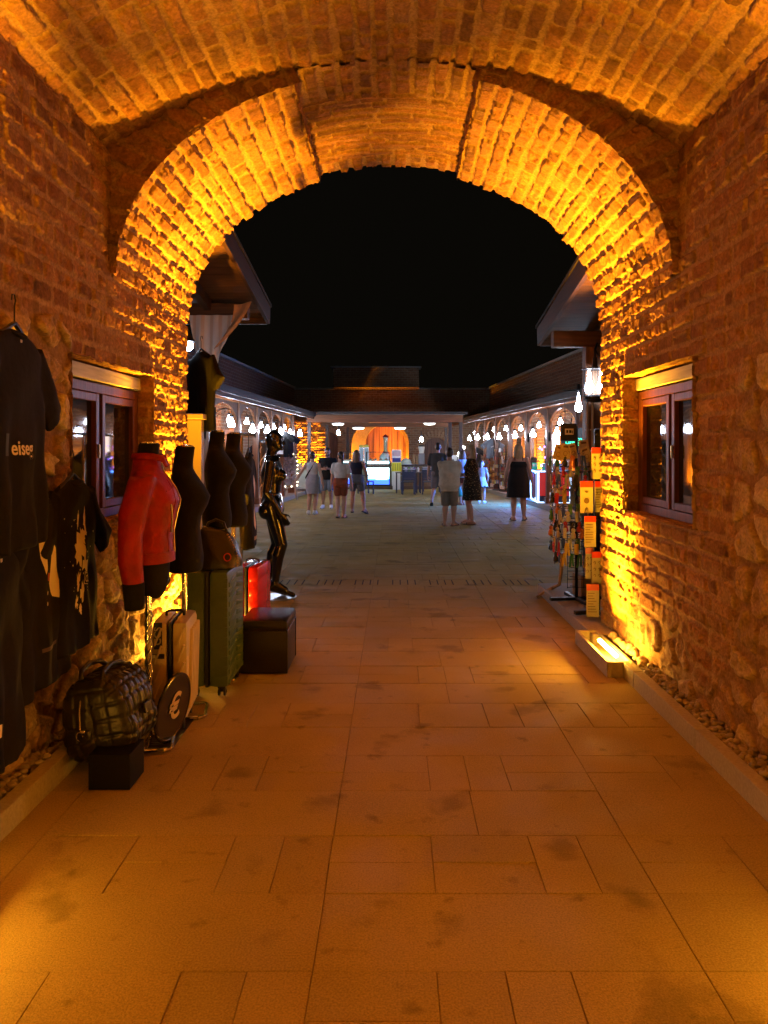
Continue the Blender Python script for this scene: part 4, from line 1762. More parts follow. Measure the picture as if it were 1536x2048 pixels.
# girl in pale skirt
f = Fig(1.26, True, feet=((-.055, 0), (.055, .02)), hands=[(-.15, .05, .5), (.12, .14, .55)], toe=(10, -10), head_turn=-70)
t = person('small child in pale skirt with dark hem beside the arcade post', 963, 1007, -20, f)
f.body(skin_pale, t)
f.shirt(cloth('pink_grey_top', (.34, .27, .27)), t, .3, .60, name='top')
f.skirt(cloth('pale_skirt', (.50, .44, .42)), t, .62, .39, 1.35, pleats=1)
f.skirt(blk, t, .405, .375, 1.38, name='skirt_hem', pleats=1)
f.hair(hair_dk, t, length=.12, style='long')
f.shoes(shoe_w, t)

# blonde woman in black strap dress
f = Fig(1.70, True, feet=((-.065, 0), (.075, .03)), hands=[(-.175, .05, .49), (.185, .04, .48)], toe=(12, -16), stout=1.22)
t = person('blonde person from behind in knee length black strap dress', 1037, 1041, -4, f)
f.body(skin_red, t)
f.shirt(blk, t, 0, .55, g=.010, top=.785, name='dress_top')
f.skirt(blk, t, .70, .305, 1.12, name='dress_skirt', pleats=.6)
for sd in (-1, 1):
    MB().tube([(sd * .085, -.095, 1.33), (sd * .09, -.075, 1.40), (sd * .085, 0, 1.435), (sd * .08, .07, 1.38)], [(.005, .009)] * 4, 6).build('strap', blk, t)
f.hair(hair_bl, t, length=.12, style='long', vol=1.08)
f.shoes(shoe_k, t, sandal=True)

# ================================================================== GOODS ALONG THE LEFT WALL
black_tee = mat('black_jersey', (.011, .0105, .010), .9, spec=.12, noise=.15, nscale=30, bump=.25, bscale=30)
print_ink = mat('cream_print', (.78, .68, .50), .8)
steel = mat('steel', (.55, .53, .5), .25, 1.0)


def tee_mesh(L, hw, seed, sl_out=.40, sl_down=.30, depth=.04, vox=.009):
    rg = []
    rs = random.Random(seed)
    ph = [rs.uniform(0, 6.28) for _ in range(4)]
    n = 72
    for i in range(26):
        t = i / 25
        z = -t * L
        if t < .10:
            u = t / .10
            w = .075 + (hw - .09) * math.sin(u * PI / 2)
            d = .022 + (depth - .022) * u
        else:
            u = (t - .10) / .9
            w = hw - .015 + .03 * u
            d = depth + .012 * u
        r = []
        for k in range(n):
            a = 2 * PI * k / n
            ca, sa = math.cos(a), math.sin(a)
            x = w * math.copysign(abs(ca) ** .7, ca)
            y = d * math.copysign(abs(sa) ** .8, sa)
            fo = .020 * max(t - .25, 0) * (math.sin(x * 26 + ph[0] + t * 1.5) + .6 * math.sin(x * 45 + ph[1]))
            fo += .006 * math.sin(z * 17 + x * 14 + ph[2])
            zz = z - .018 * (x / hw) ** 2 * (1 - t) + .012 * math.sin(x * 20 + ph[3]) * t
            r.append(Vector((x, y + fo, zz)))
        rg.append(r)
    mb = MB().loft(rg)
    for sd in (-1, 1):
        a = Vector((sd * (hw - .08), 0, -.085))
        b = Vector((sd * sl_out, .015, -sl_down))
        pts = [a.lerp(b, q) + Vector((0, .008 * math.sin(q * 5 + ph[1]), -.02 * math.sin(q * PI))) for q in (0, .25, .5, .75, 1)]
        dirs = (b - a).normalized()
        rr = []
        wv = Vector((-dirs.z, 0, dirs.x)).normalized()
        for q, p in enumerate(pts):
            W = .078 + .022 * q / 4
            D = .034 - .001 * q
            rr.append([p + wv * W * math.cos(x) + Vector((0, 1, 0)) * D * math.sin(x) * (1 + .25 * math.sin(3 * x + q + ph[0])) for x in [2 * PI * j / 20 for j in range(20)]])
        mb.loft(rr)
    return mb


def project(o, target, lift=.003):
    """Lay a flat print onto the cloth of its shirt (both in the same local space, facing +Y)."""
    tm = target.data
    bvh = BVHTree.FromPolygons([v.co for v in tm.vertices], [p.vertices for p in tm.polygons])
    for v in o.data.vertices:
        hit = bvh.ray_cast(Vector((v.co.x, .6, v.co.z)), Vector((0, -1, 0)))
        if hit[0] is not None:
            v.co.y = hit[0].y + lift + (v.co.y * .4 if abs(v.co.y) < .01 else 0)
    o.data.update()


def grid_patch(pts, name, m, parent, target, cell=.012):
    """Filled outline (x, z) cut into small faces so that it follows the cloth."""
    bm = bmesh.new()
    vs = [bm.verts.new((x, 0, z)) for x, z in pts]
    f = bm.faces.new(vs)
    bmesh.ops.triangulate(bm, faces=[f])
    for _ in range(4):
        ed = [e for e in bm.edges if e.calc_length() > cell * 1.6]
        if not ed:
            break
        bmesh.ops.subdivide_edges(bm, edges=ed, cuts=1)
        bmesh.ops.triangulate(bm, faces=bm.faces[:])
    me = bpy.data.meshes.new(name)
    bm.to_mesh(me)
    bm.free()
    me.materials.append(m)
    o = link(bpy.data.objects.new(name, me), parent)
    project(o, target)
    return o


def shirt(label, loc, rz, L, hw, seed, m=None, hanger=None, cord=0.0, tag_lbl=True, so=.40, sd=.30, name='t_shirt'):
    t = thing(name, label, 't-shirt', loc, R(rz))
    b = remesh(tee_mesh(L, hw, seed, so, sd), 'cloth', m or black_tee, t, .0095, 2)
    q = MB().tube([(.075 * math.cos(a), .010 + .026 * math.sin(a) , -.012 - .02 * max(math.sin(a), 0)) for a in [2 * PI * k / 20 for k in range(21)]], .007, 6, cap=False)
    q.build('collar', m or black_tee, t, smooth=True)
    if tag_lbl:
        MB().box((0, .028, -.055), (.018, .002, .028)).build('neck_label', mat('label_white', (.6, .57, .5), .7), t)
    if hanger:
        h = thing('coat_hanger', hanger, 'hanger', loc, R(rz))
        q = MB()
        for s_ in (-1, 1):
            q.bar((0, 0, .03), (s_ * .17, 0, -.045), .018, .012, ch=.003)
        q.tube([(0, 0, .03), (0, 0, .10), (-.012, 0, .125), (0.0, 0, .15), (.024, 0, .145), (.03, 0, .12)], .0035, 6)
        if cord:
            q.tube([(0.0, 0, .14), (0, 0, cord)], .004, 5)
        q.build('hanger_frame', black_plastic, h)
    return t, b


# big shirt with a line of lettering, its face print left plain
t, b = shirt('large black shirt with cream lettering, highest on the stone wall', (-1.60, 3.14, 2.10), -84, .92, .30, 1, hanger='dark hanger holding the highest black shirt on the wall', so=.45, sd=.36)
o = text('eiseg', .085, (.035, 0, -.50), (-1, 0, 0), (0, 0, 1), print_ink, b, ext=.0006, bold=.0015)
project(o, b)
grid_patch([(.15, -.53), (.20, -.53), (.20, -.44), (.15, -.44)], 'patch', mat('teal_patch', (.03, .05, .045), .8), b, b)

t, b = shirt('black shirt with small abstract cream and red print, low on the stone wall', (-1.655, 3.47, 1.37), -86, .88, .27, 2, hanger='dark hanger holding the black shirt with the small print', so=.38, sd=.34)
grid_patch([(-.10, -.33), (-.07, -.24), (-.035, -.20), (-.02, -.25), (-.04, -.30), (-.005, -.34), (.0, -.40), (-.06, -.47), (-.13, -.49), (-.15, -.42)], 'print', print_ink, b, b)
grid_patch([(.03, -.20), (.07, -.17), (.095, -.20), (.09, -.27), (.055, -.35), (.035, -.33), (.03, -.27)], 'print', print_ink, b, b)
grid_patch([(-.005, -.35), (.03, -.345), (.035, -.38), (.0, -.39)], 'print', mat('red_print', (.35, .03, .02), .8), b, b)
for z in (-.44, -.49):
    grid_patch([(.02 + .01 * math.cos(a), z + .01 * math.sin(a)) for a in [2 * PI * k / 10 for k in range(10)]], 'print_dot', print_ink, b, b)
grid_patch([(-.09 + k * .03, -.70 + (.018 if j else 0)) for j, ks in ((0, range(7)), (1, range(6, -1, -1))) for k in ks], 'print_line', mat('dim_print', (.08, .05, .035), .8), b, b)

t, b = shirt('black shirt with torn paper print and the letters OF, beneath the window', (-1.665, 3.86, 1.44), -88, .87, .28, 3, hanger='dark hanger hooked below the window with the torn print shirt', so=.42, sd=.37)
rj = random.Random(4)


def jag(cx, cz, w, h, n=22):
    p = []
    for k in range(n):
        a = 2 * PI * k / n
        r_ = rj.uniform(.32, 1.25)
        p.append((cx + w * r_ * math.cos(a), cz + h * r_ * math.sin(a)))
    return p


for cx, cz, w, h in ((-.05, -.22, .022, .07), (.04, -.20, .012, .05), (.0, -.30, .055, .06), (.03, -.37, .055, .07), (-.02, -.44, .045, .06), (.05, -.52, .03, .05), (.0, -.58, .02, .05), (.05, -.63, .015, .035), (.02, -.67, .012, .03)):
    grid_patch(jag(cx, cz, w, h), 'print', print_ink, b, b)
for k in range(34):
    x_, z_ = rj.gauss(.03, .09), rj.uniform(-.62, -.18)
    r_ = rj.uniform(.0025, .007)
    grid_patch([(x_ + r_ * math.cos(a), z_ + r_ * math.sin(a)) for a in (0, 1.6, 3.1, 4.7)], 'print_dot', print_ink, b, b)
p4 = [(-.10, -.50), (-.02, -.485), (-.015, -.545), (-.095, -.56)]
grid_patch(p4, 'print_frame', print_ink, b, b)
o = grid_patch([(-.096, -.503), (-.024, -.49), (-.019, -.541), (-.091, -.555)], 'print_field', black_tee, b, b)
project(o, b, .0045)
o = text('OF', .052, (-.057, 0, -.522), (-1, 0, 0), (0, 0, 1), print_ink, b, ext=.0004, bold=.001)
project(o, b, .006)

t, b = shirt('black shirt at the picture edge, lowest and closest to the viewer', (-1.60, 2.98, 1.20), -82, .88, .27, 5, hanger='dark hanger holding the lowest black shirt', so=.40, sd=.33)
grid_patch([(.10, -.72), (.16, -.72), (.16, -.66), (.10, -.67)], 'print', print_ink, b, b)

# hanging shirt by the arch edge and the shirt with a gold print on a stand
t, b = shirt('plain black shirt hung high at the edge of the arch, under the curtain', (-1.80, 6.95, 2.50), -50, .74, .26, 7, hanger='hanger carrying the plain black shirt at the arch edge', so=.36, sd=.32)
t, b = shirt('long black shirt with gold leaf shaped print, hung behind the dress forms', (-1.23, 6.30, 1.57), -84, .80, .24, 8, hanger='hanger carrying the gold print shirt behind the dress forms', so=.34, sd=.38)
gold = mat('gold_print', (.55, .33, .06), .6)
grid_patch([(-.05, -.26), (0, -.19), (.05, -.26), (.055, -.34), (.03, -.42), (-.03, -.42), (-.055, -.34)], 'print', gold, b, b)
grid_patch([(-.03, -.44), (.03, -.44), (.04, -.50), (.02, -.56), (.035, -.62), (0, -.66), (-.035, -.62), (-.02, -.56), (-.04, -.50)], 'print', gold, b, b)
for k in range(3):
    grid_patch([(-.05 + k * .04, -.74), (-.03 + k * .04, -.74), (-.03 + k * .04, -.71), (-.05 + k * .04, -.71)], 'print', gold, b, b)
st = thing('shirt_rail', 'chrome rail stand behind the dress forms carrying the gold print shirt', 'rail', (-1.26, 6.3, .135))
MB().tube([(-.1, .35, 0), (-.1, .35, 1.57), (0, .35, 1.585), (0, -.35, 1.585), (-.1, -.35, 1.57), (-.1, -.35, 0)], .012, 8).build('frame', chrome, st, smooth=True)


def form(label, loc, rz, base_z, hgt=.72, m=None, pole_dx=0, base=True, name='dress_form'):
    t = thing(name, label, 'dress form', (loc[0], loc[1], 0.0), R(rz))
    k = hgt / .72
    pr = [(0.0, .150, .100, 0), (.015, .158, .106, 0), (.08, .162, .110, 0), (.16, .140, .098, 0), (.25, .114, .084, .004), (.31, .118, .088, .008), (.38, .140, .112, .020), (.43, .150, .120, .026), (.48, .158, .105, .016),
          (.53, .168, .082, .004), (.565, .165, .066, -.004), (.59, .120, .058, -.008), (.61, .075, .056, -.008), (.635, .056, .055, -.006), (.68, .053, .054, 0), (.715, .054, .055, .004), (.72, .050, .051, .004)]
    rg = []
    n = 36
    for z, rx, ry, cy in pr:
        r = []
        for j in range(n):
            a = 2 * PI * j / n
            x, y = rx * math.cos(a), ry * math.sin(a)
            if .34 < z < .47 and y > 0:
                y *= 1 + .10 * math.cos((abs(x) - .07) * 16) - .06
            r.append(Vector((x * k, (y + cy) * k, base_z + z * k)))
        rg.append(r)
    fo = MB().loft(rg).build('torso', m or black_tee, t, smooth=R(70))
    MB().lathe((0, .004 * k, base_z + hgt - .001), [(.047, 0), (.049, .008), (.03, .013), (.008, .014)], 20).build('neck_cap', chrome, fo, smooth=R(40))
    q = MB().tube([(pole_dx, 0, .02), (pole_dx, 0, base_z + .03)], .013, 12)
    q.tube([(pole_dx, 0, base_z * .55), (pole_dx, 0, base_z + .02)], .017, 12)
    q.build('pole', chrome, t, smooth=R(40))
    if base:
        rr = [(.16, .11), (.145, .145), (.11, .16), (-.11, .16), (-.145, .145), (-.16, .11), (-.16, -.11), (-.145, -.145), (-.11, -.16), (.11, -.16), (.145, -.145), (.16, -.11), (.16, .11)]
        q = MB().tube([(x_ * .8, y_ * .8, .014) for x_, y_ in rr], .012, 8, cap=False)
        q.bar((-.128, 0, .014), (.128, 0, .014), .02, .016)
        q.build('base', chrome, t, smooth=R(40))
    return t, fo


t1, f1 = form('dress form wearing a red leather jacket, standing before the window', (-1.325, 4.02), -78, .905, name='dress_form')
# twisted lower pole
q = MB()
for j in range(3):
    q.tube([(.012 * math.cos(z * 30 + j * 2.1), .012 * math.sin(z * 30 + j * 2.1), z) for z in [.03 + .02 * i for i in range(36)]], .010, 7)
q.build('twisted_pole', chrome, t1, smooth=True)
leather = mat('red_leather', (.27, .006, .004), .55, spec=.28, noise=.25, nscale=14, bump=1.0, bscale=16)
jk = thing('leather_jacket', 'red leather biker jacket worn by the dress form at the front', 'jacket', (-1.325, 4.02, .905), R(-78))
mb = MB()
pr = [(.10, .172, .130, 0), (.115, .180, .136, 0), (.18, .172, .130, .004), (.26, .160, .122, .008), (.34, .166, .132, .016), (.42, .176, .142, .022), (.48, .180, .128, .014), (.54, .182, .098, .002), (.575, .165, .080, -.006), (.605, .105, .074, -.008), (.635, .084, .074, -.006), (.665, .078, .072, -.004)]
mb.loft([[Vector((rx * math.cos(a) * (1 + .012 * math.sin(a * 7 + z * 40)), cy + ry * math.sin(a) * (1 + .014 * math.sin(a * 9 + z * 31)), z)) for a in [2 * PI * j / 40 for j in range(40)]] for z, rx, ry, cy in pr])
for sd in (-1, 1):
    pts = [(sd * .150, -.012, .545), (sd * .192, -.030, .46), (sd * .208, -.052, .36), (sd * .212, -.066, .24), (sd * .214, -.064, .12), (sd * .212, -.054, .02), (sd * .210, -.048, -.025)]
    rad = [.072, .074, .070, .066, .062, .056, .052]
    rr = []
    for i, (p, r_) in enumerate(zip(pts, rad)):
        rr.append([Vector(p) + Vector((r_ * math.cos(a), r_ * .98 * math.sin(a), .012 * math.sin(a * 2 + i * 2))) * (1 + .05 * math.sin(i * 2.4 + a * 2)) for a in [2 * PI * j / 18 for j in range(18)]])
    mb.loft(rr)
jb = remesh(mb, 'jacket_body', leather, jk, .0085, 3)
zip_m = mat('zip_metal', (.6, .5, .35), .3, 1.0)
jv = BVHTree.FromPolygons([v.co for v in jb.data.vertices], [p.vertices for p in jb.data.polygons])


def on_jacket(x, z, lift=.003):
    h = jv.ray_cast(Vector((x, .6, z)), Vector((0, -1, 0)))[0]
    return Vector((x, (h.y if h else .15) + lift, z))


q = MB().tube([on_jacket(.012 + .01 * math.sin(z * 9), z) for z in [.62 - .02 * i for i in range(25)]], .005, 6)
zz = q.build('front_zip', zip_m, jk)
q = MB().tube([on_jacket(.115 - .05 * i / 6, .40 - .12 * i / 6) for i in range(7)], .004, 6)
q.box(on_jacket(.062, .262, .006), (.012, .006, .03))
q.build('pocket_zip', zip_m, jk)
for sd in (-1, 1):
    q = MB().tube([(sd * .212, -.050, .01), (sd * .209, -.044, -.125)], [.055, .050], 18)
    q.build('cuff', black_tee, jk, smooth=R(60))
    q = MB().tube([(sd * .025, .098, .600), (sd * .05, .080, .640), (sd * .080, .03, .652), (sd * .084, -.02, .655), (sd * .04, -.078, .655)], [(.006, .012), (.008, .020), (.008, .020), (.008, .018), (.008, .018)], 8)
    q.build('collar', leather, jk, smooth=True)
q = MB()
for z0_, z1_, g_ in ((.092, .148, .004),):
    q.loft([[Vector(((.178 + g_) * math.cos(a), .001 + (.134 + g_) * math.sin(a), z)) for a in [2 * PI * j / 44 for j in range(44)]] for z in (z0_, z0_ + .006, z1_ - .006, z1_)])
q.build('waistband', leather, jk, smooth=R(60))
q = MB()
for x_ in (-.09, .10):
    q.tube([on_jacket(x_ * (1 - .35 * i / 10), .15 + .038 * i, .0) for i in range(11)], .0035, 6)
q.tube([on_jacket(-.13 + .026 * i, .50 - .006 * abs(i - 5), .0) for i in range(11)], .0035, 6)
q.build('seam', leather, jk)
# black tee showing under the jacket hem
q = MB().loft([[Vector(((.160 - .0 * i) * math.cos(a), .112 * math.sin(a) * (1 + .05 * math.sin(5 * a + i)), .14 - .19 * i / 4 - .010 * i * math.sin(a * 3))) for a in [2 * PI * j / 36 for j in range(36)]] for i in range(5)])
o = q.build('tee_hem', black_tee, jk, smooth=R(70))

form('plain black dress form on a chrome pole, between the red jacket and green suitcase', (-1.265, 4.50), -80, .87, .74)
form('black dress form standing behind the green suitcase, above a leather bag', (-1.235, 5.20), -84, 1.05, .665)
form('black dress form at the back of the row, beside the gold print shirt', (-1.21, 5.62), -84, 1.02, .69)

# ---- suitcases
rubber = mat('rubber', (.015, .014, .013), .6)


def suitcase(label, loc, rz, T, D, H, m, style):
    t = thing('suitcase', label, 'suitcase', loc, R(rz))
    z0 = .065
    for sd in (-1, 1):
        b = MB().box((sd * (T / 4 + .006), 0, z0 + H / 2), (T / 2 - .012, D, H), ch=.035)
        xs = sd * (T / 4 + .012)
        if style == 'ribs':
            nrib = 11
            for k in range(nrib):
                z = z0 + .06 + (H - .12) * k / (nrib - 1)
                b.bar((xs, -D / 2 - .001, z), (xs, D / 2 + .001, z), T / 2 - .03, .034, ch=.007)
                for y_ in (-1, 1):
                    b.bar((sd * T / 2 - sd * .003, y_ * .01, z), (sd * T / 2 - sd * .003, y_ * (D / 2 - .03), z - .03), .014, .034, ch=.006)
        elif style == 'rows':
            for k in range(5):
                z = z0 + .08 + (H - .16) * k / 4
                b.box((xs, 0, z), (T / 2 - .024, D + .006, .085), ch=.02)
        else:
            for k in range(5):
                y_ = -D / 2 + .07 + (D - .14) * k / 4
                b.bar((sd * (T / 2 - .005), y_ - .05, z0 + .06), (sd * (T / 2 - .005), y_ + .03, z0 + H - .06), .018, .05, ch=.008)
                zq = z0 + .08 + (H - .16) * k / 4
                b.bar((xs - .02, -D / 2, zq - .05), (xs + .02, -D / 2, zq + .05), .03, .012, ch=.004)
        b.build('shell', m, t, smooth=R(35))
    MB().box((0, 0, z0 + H / 2), (.022, D - .004, H - .004), ch=.008).build('zip_band', black_plastic, t)
    q = MB().tube([(-.05, 0, z0 + H - .01), (-.05, 0, z0 + H + .022), (-.03, 0, z0 + H + .03), (.03, 0, z0 + H + .03), (.05, 0, z0 + H + .022), (.05, 0, z0 + H - .01)], .008, 8)
    q.build('handle', black_plastic, t, smooth=True)
    for sx in (-1, 1):
        for sy in (-1, 1):
            c = Vector((sx * (T / 2 - .05), sy * (D / 2 - .055), 0))
            w = MB().box(c + Vector((0, 0, .062)), (.05, .05, .02), ch=.006).box(c + Vector((0, .008, .045)), (.03, .03, .04), ch=.008).build('wheel_fork', black_plastic, t)
            for sd in (-1, 1):
                Mx = Matrix.Rotation(PI / 2, 3, 'Y')
                q = MB()
                rgs = []
                for x_, r_ in ((-.007, .018), (-.005, .026), (.005, .026), (.007, .018)):
                    rgs.append([c + Vector((sd * .018 + x_, r_ * math.cos(a), .027 + r_ * math.sin(a))) for a in [2 * PI * j / 16 for j in range(16)]])
                q.loft(rgs).build('wheel', rubber, w, smooth=R(40))
                q = MB().loft([[c + Vector((sd * .027, r_ * math.cos(a), .027 + r_ * math.sin(a))) for a in [2 * PI * j / 12 for j in range(12)]] for r_ in (.013, .004)])
                q.build('hub', steel, w)
    return t


cream_m = mat('cream_shell', (.70, .59, .43), .32, spec=.5, noise=.08, nscale=6, coat=.2)
green_m = mat('green_shell', (.065, .115, .045), .36, spec=.5, noise=.06, nscale=30, bump=.12, bscale=300)
red_m = mat('red_shell', (.62, .012, .010), .25, spec=.5, coat=.4)
sc = suitcase('small cream hard shell suitcase with a black strap tag, at the front', (-1.285, 4.38, 0), 6, .20, .36, .555, cream_m, 'wave')
MB().box((-.062, -.184, .545), (.045, .006, .15), ch=.002).build('strap_tag', black_plastic, sc)
text('CCS', .055, (-.062, -.188, .545), (0, 0, 1), (-1, 0, 0), mat('grey_print', (.5, .45, .4), .6), sc, ext=.001, bold=.001)
MB().box((-.062, -.184, .43), (.07, .006, .028), ch=.002).build('strap_tag', black_plastic, sc)
MB().box((-.085, -.188, .43), (.02, .003, .02)).build('tag_label', white_plastic, sc)
suitcase('large dark green ribbed suitcase carrying a black leather bag', (-1.20, 5.02, 0), 0, .275, .50, .745, green_m, 'ribs')
suitcase('glossy red suitcase squeezed behind the black leather stool', (-1.135, 5.98, 0), -4, .20, .42, .62, red_m, 'rows')

# ---- stool
lea = mat('black_leather', (.016, .013, .011), .34, spec=.5, noise=.15, nscale=40, bump=.25, bscale=140)
t = thing('cube_stool', 'black leather cube stool beside the suitcases', 'stool', (-.925, 5.50, 0))
MB().box((0, 0, .155), (.335, .455, .30), ch=.012).build('base', lea, t, smooth=R(30))
MB().box((0, 0, .345), (.345, .465, .075), ch=.026).build('seat', lea, t, smooth=R(30))
q = MB()
for sx in (-1, 1):
    for sy in (-1, 1):
        q.bar((sx * .168, sy * .228, .01), (sx * .168, sy * .228, .305), .008)
q.tube([(-.17, -.23, .307), (.17, -.23, .307), (.17, .23, .307), (-.17, .23, .307), (-.17, -.23, .307)], .005, 6)
q.build('piping', lea, t)

# ---- leather bag on the green suitcase
t = thing('leather_bag', 'slouched black leather bag with gold studs on the green suitcase', 'bag', (-1.19, 4.98, .815), R(8))
rg = []
for i in range(12):
    u = i / 11
    z = .25 * u
    w_ = .17 * (1 - .5 * u ** 2.2)
    d_ = .15 * (1 - .75 * u ** 1.7)
    rg.append([Vector((w_ * math.cos(a) * (1 + .04 * math.sin(4 * a + i)), d_ * math.sin(a) * (1 + .06 * math.sin(5 * a + i * .7)), z - .02 * math.cos(a) * u)) for a in [2 * PI * j / 32 for j in range(32)]])
MB().loft(rg).build('bag_body', lea, t, smooth=R(70))
q = MB()
for k in range(13):
    a = -.6 + 1.9 * k / 12
    q.ball((.158 * math.cos(a * .6) * (1 - .25 * k / 12), -.085 + .03 * k / 12 - .05, .02 + .20 * k / 12), .007, 8, 6)
q.build('studs', brass, t)
q = MB().tube([(-.07, 0, .23), (-.05, 0, .29), (0, 0, .31), (.05, 0, .29), (.07, 0, .23)], .009, 8)
q.build('handle', lea, t, smooth=True)
q = MB().tube([(.085 + .022 * math.cos(a), -.128 + .02 * math.sin(a) * .2, .075 + .024 * math.sin(a)) for a in [2 * PI * k / 16 for k in range(17)]], .004, 6, cap=False)
q.build('emblem', mat('red_emblem', (.5, .03, .02), .4), t)

# ---- quilted holdall on its block
t = thing('display_block', 'black display block on the floor under the quilted holdall', 'display block', (-1.335, 3.59, 0))
MB().box((0, 0, .082), (.195, .20, .164), ch=.004).build('block', mat('matt_black_board', (.005, .0045, .004), .8, spec=.15), t)
t = thing('holdall', 'shiny black quilted holdall bag propped on a black block', 'bag', (-1.44, 3.775, .275), R(-6))
ql = mat('quilted_nylon', (.016, .013, .010), .36, spec=.45, noise=.1, nscale=30, bump=.22, bscale=55)
rg = []
N, Mx = 150, 96
tilt = R(10)
for i in range(Mx + 1):
    u = math.sin((-1 + 2 * i / Mx) * PI / 2)
    end = max(1 - abs(u) ** 8, 0) ** .45 if abs(u) < 1 else 0
    end = max(end, .02)
    r = []
    for j in range(N):
        a = 2 * PI * j / N
        ca, sa = math.cos(a), math.sin(a)
        x = .185 * math.copysign(abs(ca) ** .72, ca) * end
        z = .205 * math.copysign(abs(sa) ** .78, sa) * (.25 + .75 * end if end > .05 else end)
        y = .185 * u
        g1 = abs(math.sin(a * 8))
        g2 = abs(math.sin((u + 1) * PI * 3.5))
        g3 = abs(math.sin(a * 8 + .25)) if True else 1
        dip = -.010 * (math.exp(-(g1 / .22) ** 2) + math.exp(-(g2 / .25) ** 2)) - .006 * math.exp(-(abs(math.sin(a * 8 + .34)) / .16) ** 2) - .005 * math.exp(-(abs(math.sin((u + 1) * PI * 3.5 + .5)) / .18) ** 2)
        pf = .006 * math.sin(a * 3 + u * 5) + dip
        if end < .85:
            k_ = min((.85 - end) / .25, 1)
            gx, gz = abs(math.sin(x * 42)), abs(math.sin(z * 42))
            y += math.copysign(1, u) * -.009 * k_ * (math.exp(-(gx / .2) ** 2) + math.exp(-(gz / .2) ** 2))
            pf *= 1 - k_
        x += ca * pf
        z += sa * pf
        if z < -.05:
            x *= 1.04
        sag = -.03 * max(0, -ca) * (1 if sa < .3 else .4)
        X_, Z_ = x * math.cos(tilt) - z * math.sin(tilt), x * math.sin(tilt) + z * math.cos(tilt) + sag
        r.append(Vector((X_, y, Z_)))
    rg.append(r)
hb = MB().loft(rg).build('bag_body', ql, t, smooth=True)
for dx in (-.05, .06):
    q = MB().tube([(dx - .03, -.13, .19), (dx - .05, -.09, .222), (dx - .055, 0, .236), (dx - .05, .09, .222), (dx - .03, .13, .19)], .013, 8)
    q.build('handle', lea, t, smooth=True)
q = MB().tube([(-.06, -.170, .13), (-.055, -.191, .05), (-.05, -.195, -.03)], .0045, 6)
q.tube([(-.05 + .016 * math.cos(a), -.201, -.06 + .02 * math.sin(a)) for a in [2 * PI * k / 12 for k in range(10)]], .003, 6)
q.box((-.035, -.201, -.036), (.026, .008, .014), ch=.003)
q.build('zip_puller', chrome, t, smooth=R(40))
MB().box((.19, 0.02, .02), (.012, .07, .05), rot=Matrix.Rotation(-tilt, 3, 'Y'), ch=.004).build('badge', lea, t)

# ---- round sign with a euro mark
t = thing('round_sign', 'round black sign with a cream euro mark leaning by the stand', 'sign', (-1.225, 4.06, .005), R(-102))
lean = R(-7)
Mr = Matrix.Rotation(lean, 3, 'X')
rgs = []
for y_, r_ in ((-.008, .178), (-.006, .186), (.006, .186), (.010, .178), (.010, .172), (.007, .168)):
    rgs.append([Mr @ Vector((r_ * math.cos(a), y_, .187 + r_ * math.sin(a))) for a in [2 * PI * j / 48 for j in range(48)]])
MB().loft(rgs).build('disc', mat('gloss_black', (.014, .012, .010), .18, coat=.3), t, smooth=R(30))
o = text('€', .19, (0, 0, 0), (1, 0, 0), (0, 0, 1), mat('sign_cream', (.70, .52, .28), .5), t, ext=.001, bold=.004)
o.data.transform(Matrix.Translation((0, 0, .0)))
o.data.transform((Matrix.Rotation(lean, 4, 'X') @ Matrix.Translation((0, .0125, .187)) @ Matrix.Rotation(PI, 4, 'Z')))

# ---- white board post lit amber
t = thing('display_post', 'white board post catching the amber light beside the arch edge', 'post', (-1.78, 6.68, .135))
pp = mat('post_paint', (.30, .23, .17), .5)
MB().box((0, 0, .86), (.13, .10, 1.72), ch=.006).build('board', pp, t)
MB().box((0, 0, 1.75), (.17, .14, .05), ch=.008).build('cap', pp, t)

# ---- mannequin
gl = mat('gloss_mannequin', (.006, .005, .005), .18, spec=.5, coat=.25)
fm = Fig(1.80, True, feet=((-.045, -.03), (.04, .02)), hands=[(-.125, .03, .49), (.125, .05, .505)], heels=(.035, .035), toe=(4, -8), head_pitch=2)
t = thing('mannequin', 'glossy black full figure mannequin standing bare on a round plate', 'mannequin', (-1.31, 8.0, .012), R(-82))
mb_body = fm.body(gl, t, .008, smooth=9)
MB().lathe((0, .06, -.010), [(.20, 0), (.205, .004), (.20, .009), (.02, .010)], 40).build('base_plate', mat('base_plate_metal', (.55, .56, .58), .3, .6), t)
MB().tube([(.03, -.06, 0), (.03, -.06, .22)], .008, 8).build('support_rod', chrome, t)

# ---- striped curtain hanging from the left porch beam
cl = mat('striped_curtain_cloth', (.52, .47, .42), .85, bump=.2, bscale=40)
nt = cl.node_tree
wv = nt.nodes.new('ShaderNodeTexWave')
wv.inputs['Scale'].default_value = 3.2
wv.inputs['Distortion'].default_value = .6
tcn = nt.nodes.new('ShaderNodeTexCoord')
nt.links.new(tcn.outputs['Object'], wv.inputs['Vector'])
cr = nt.nodes.new('ShaderNodeValToRGB')
cr.color_ramp.elements[0].position = .55
cr.color_ramp.elements[0].color = (.72, .69, .64, 1)
cr.color_ramp.elements[1].position = .8
cr.color_ramp.elements[1].color = (.66, .52, .40, 1)
nt.links.new(wv.outputs['Fac'], cr.inputs['Fac'])
nt.links.new(cr.outputs['Color'], nt.nodes['Principled BSDF'].inputs['Base Color'])
t = thing('curtain', 'gathered striped curtain hanging from the left porch beam', 'curtain', (-2.0, 8.38, 3.10))
rows, cols = 26, 40
vs, fs = [], []
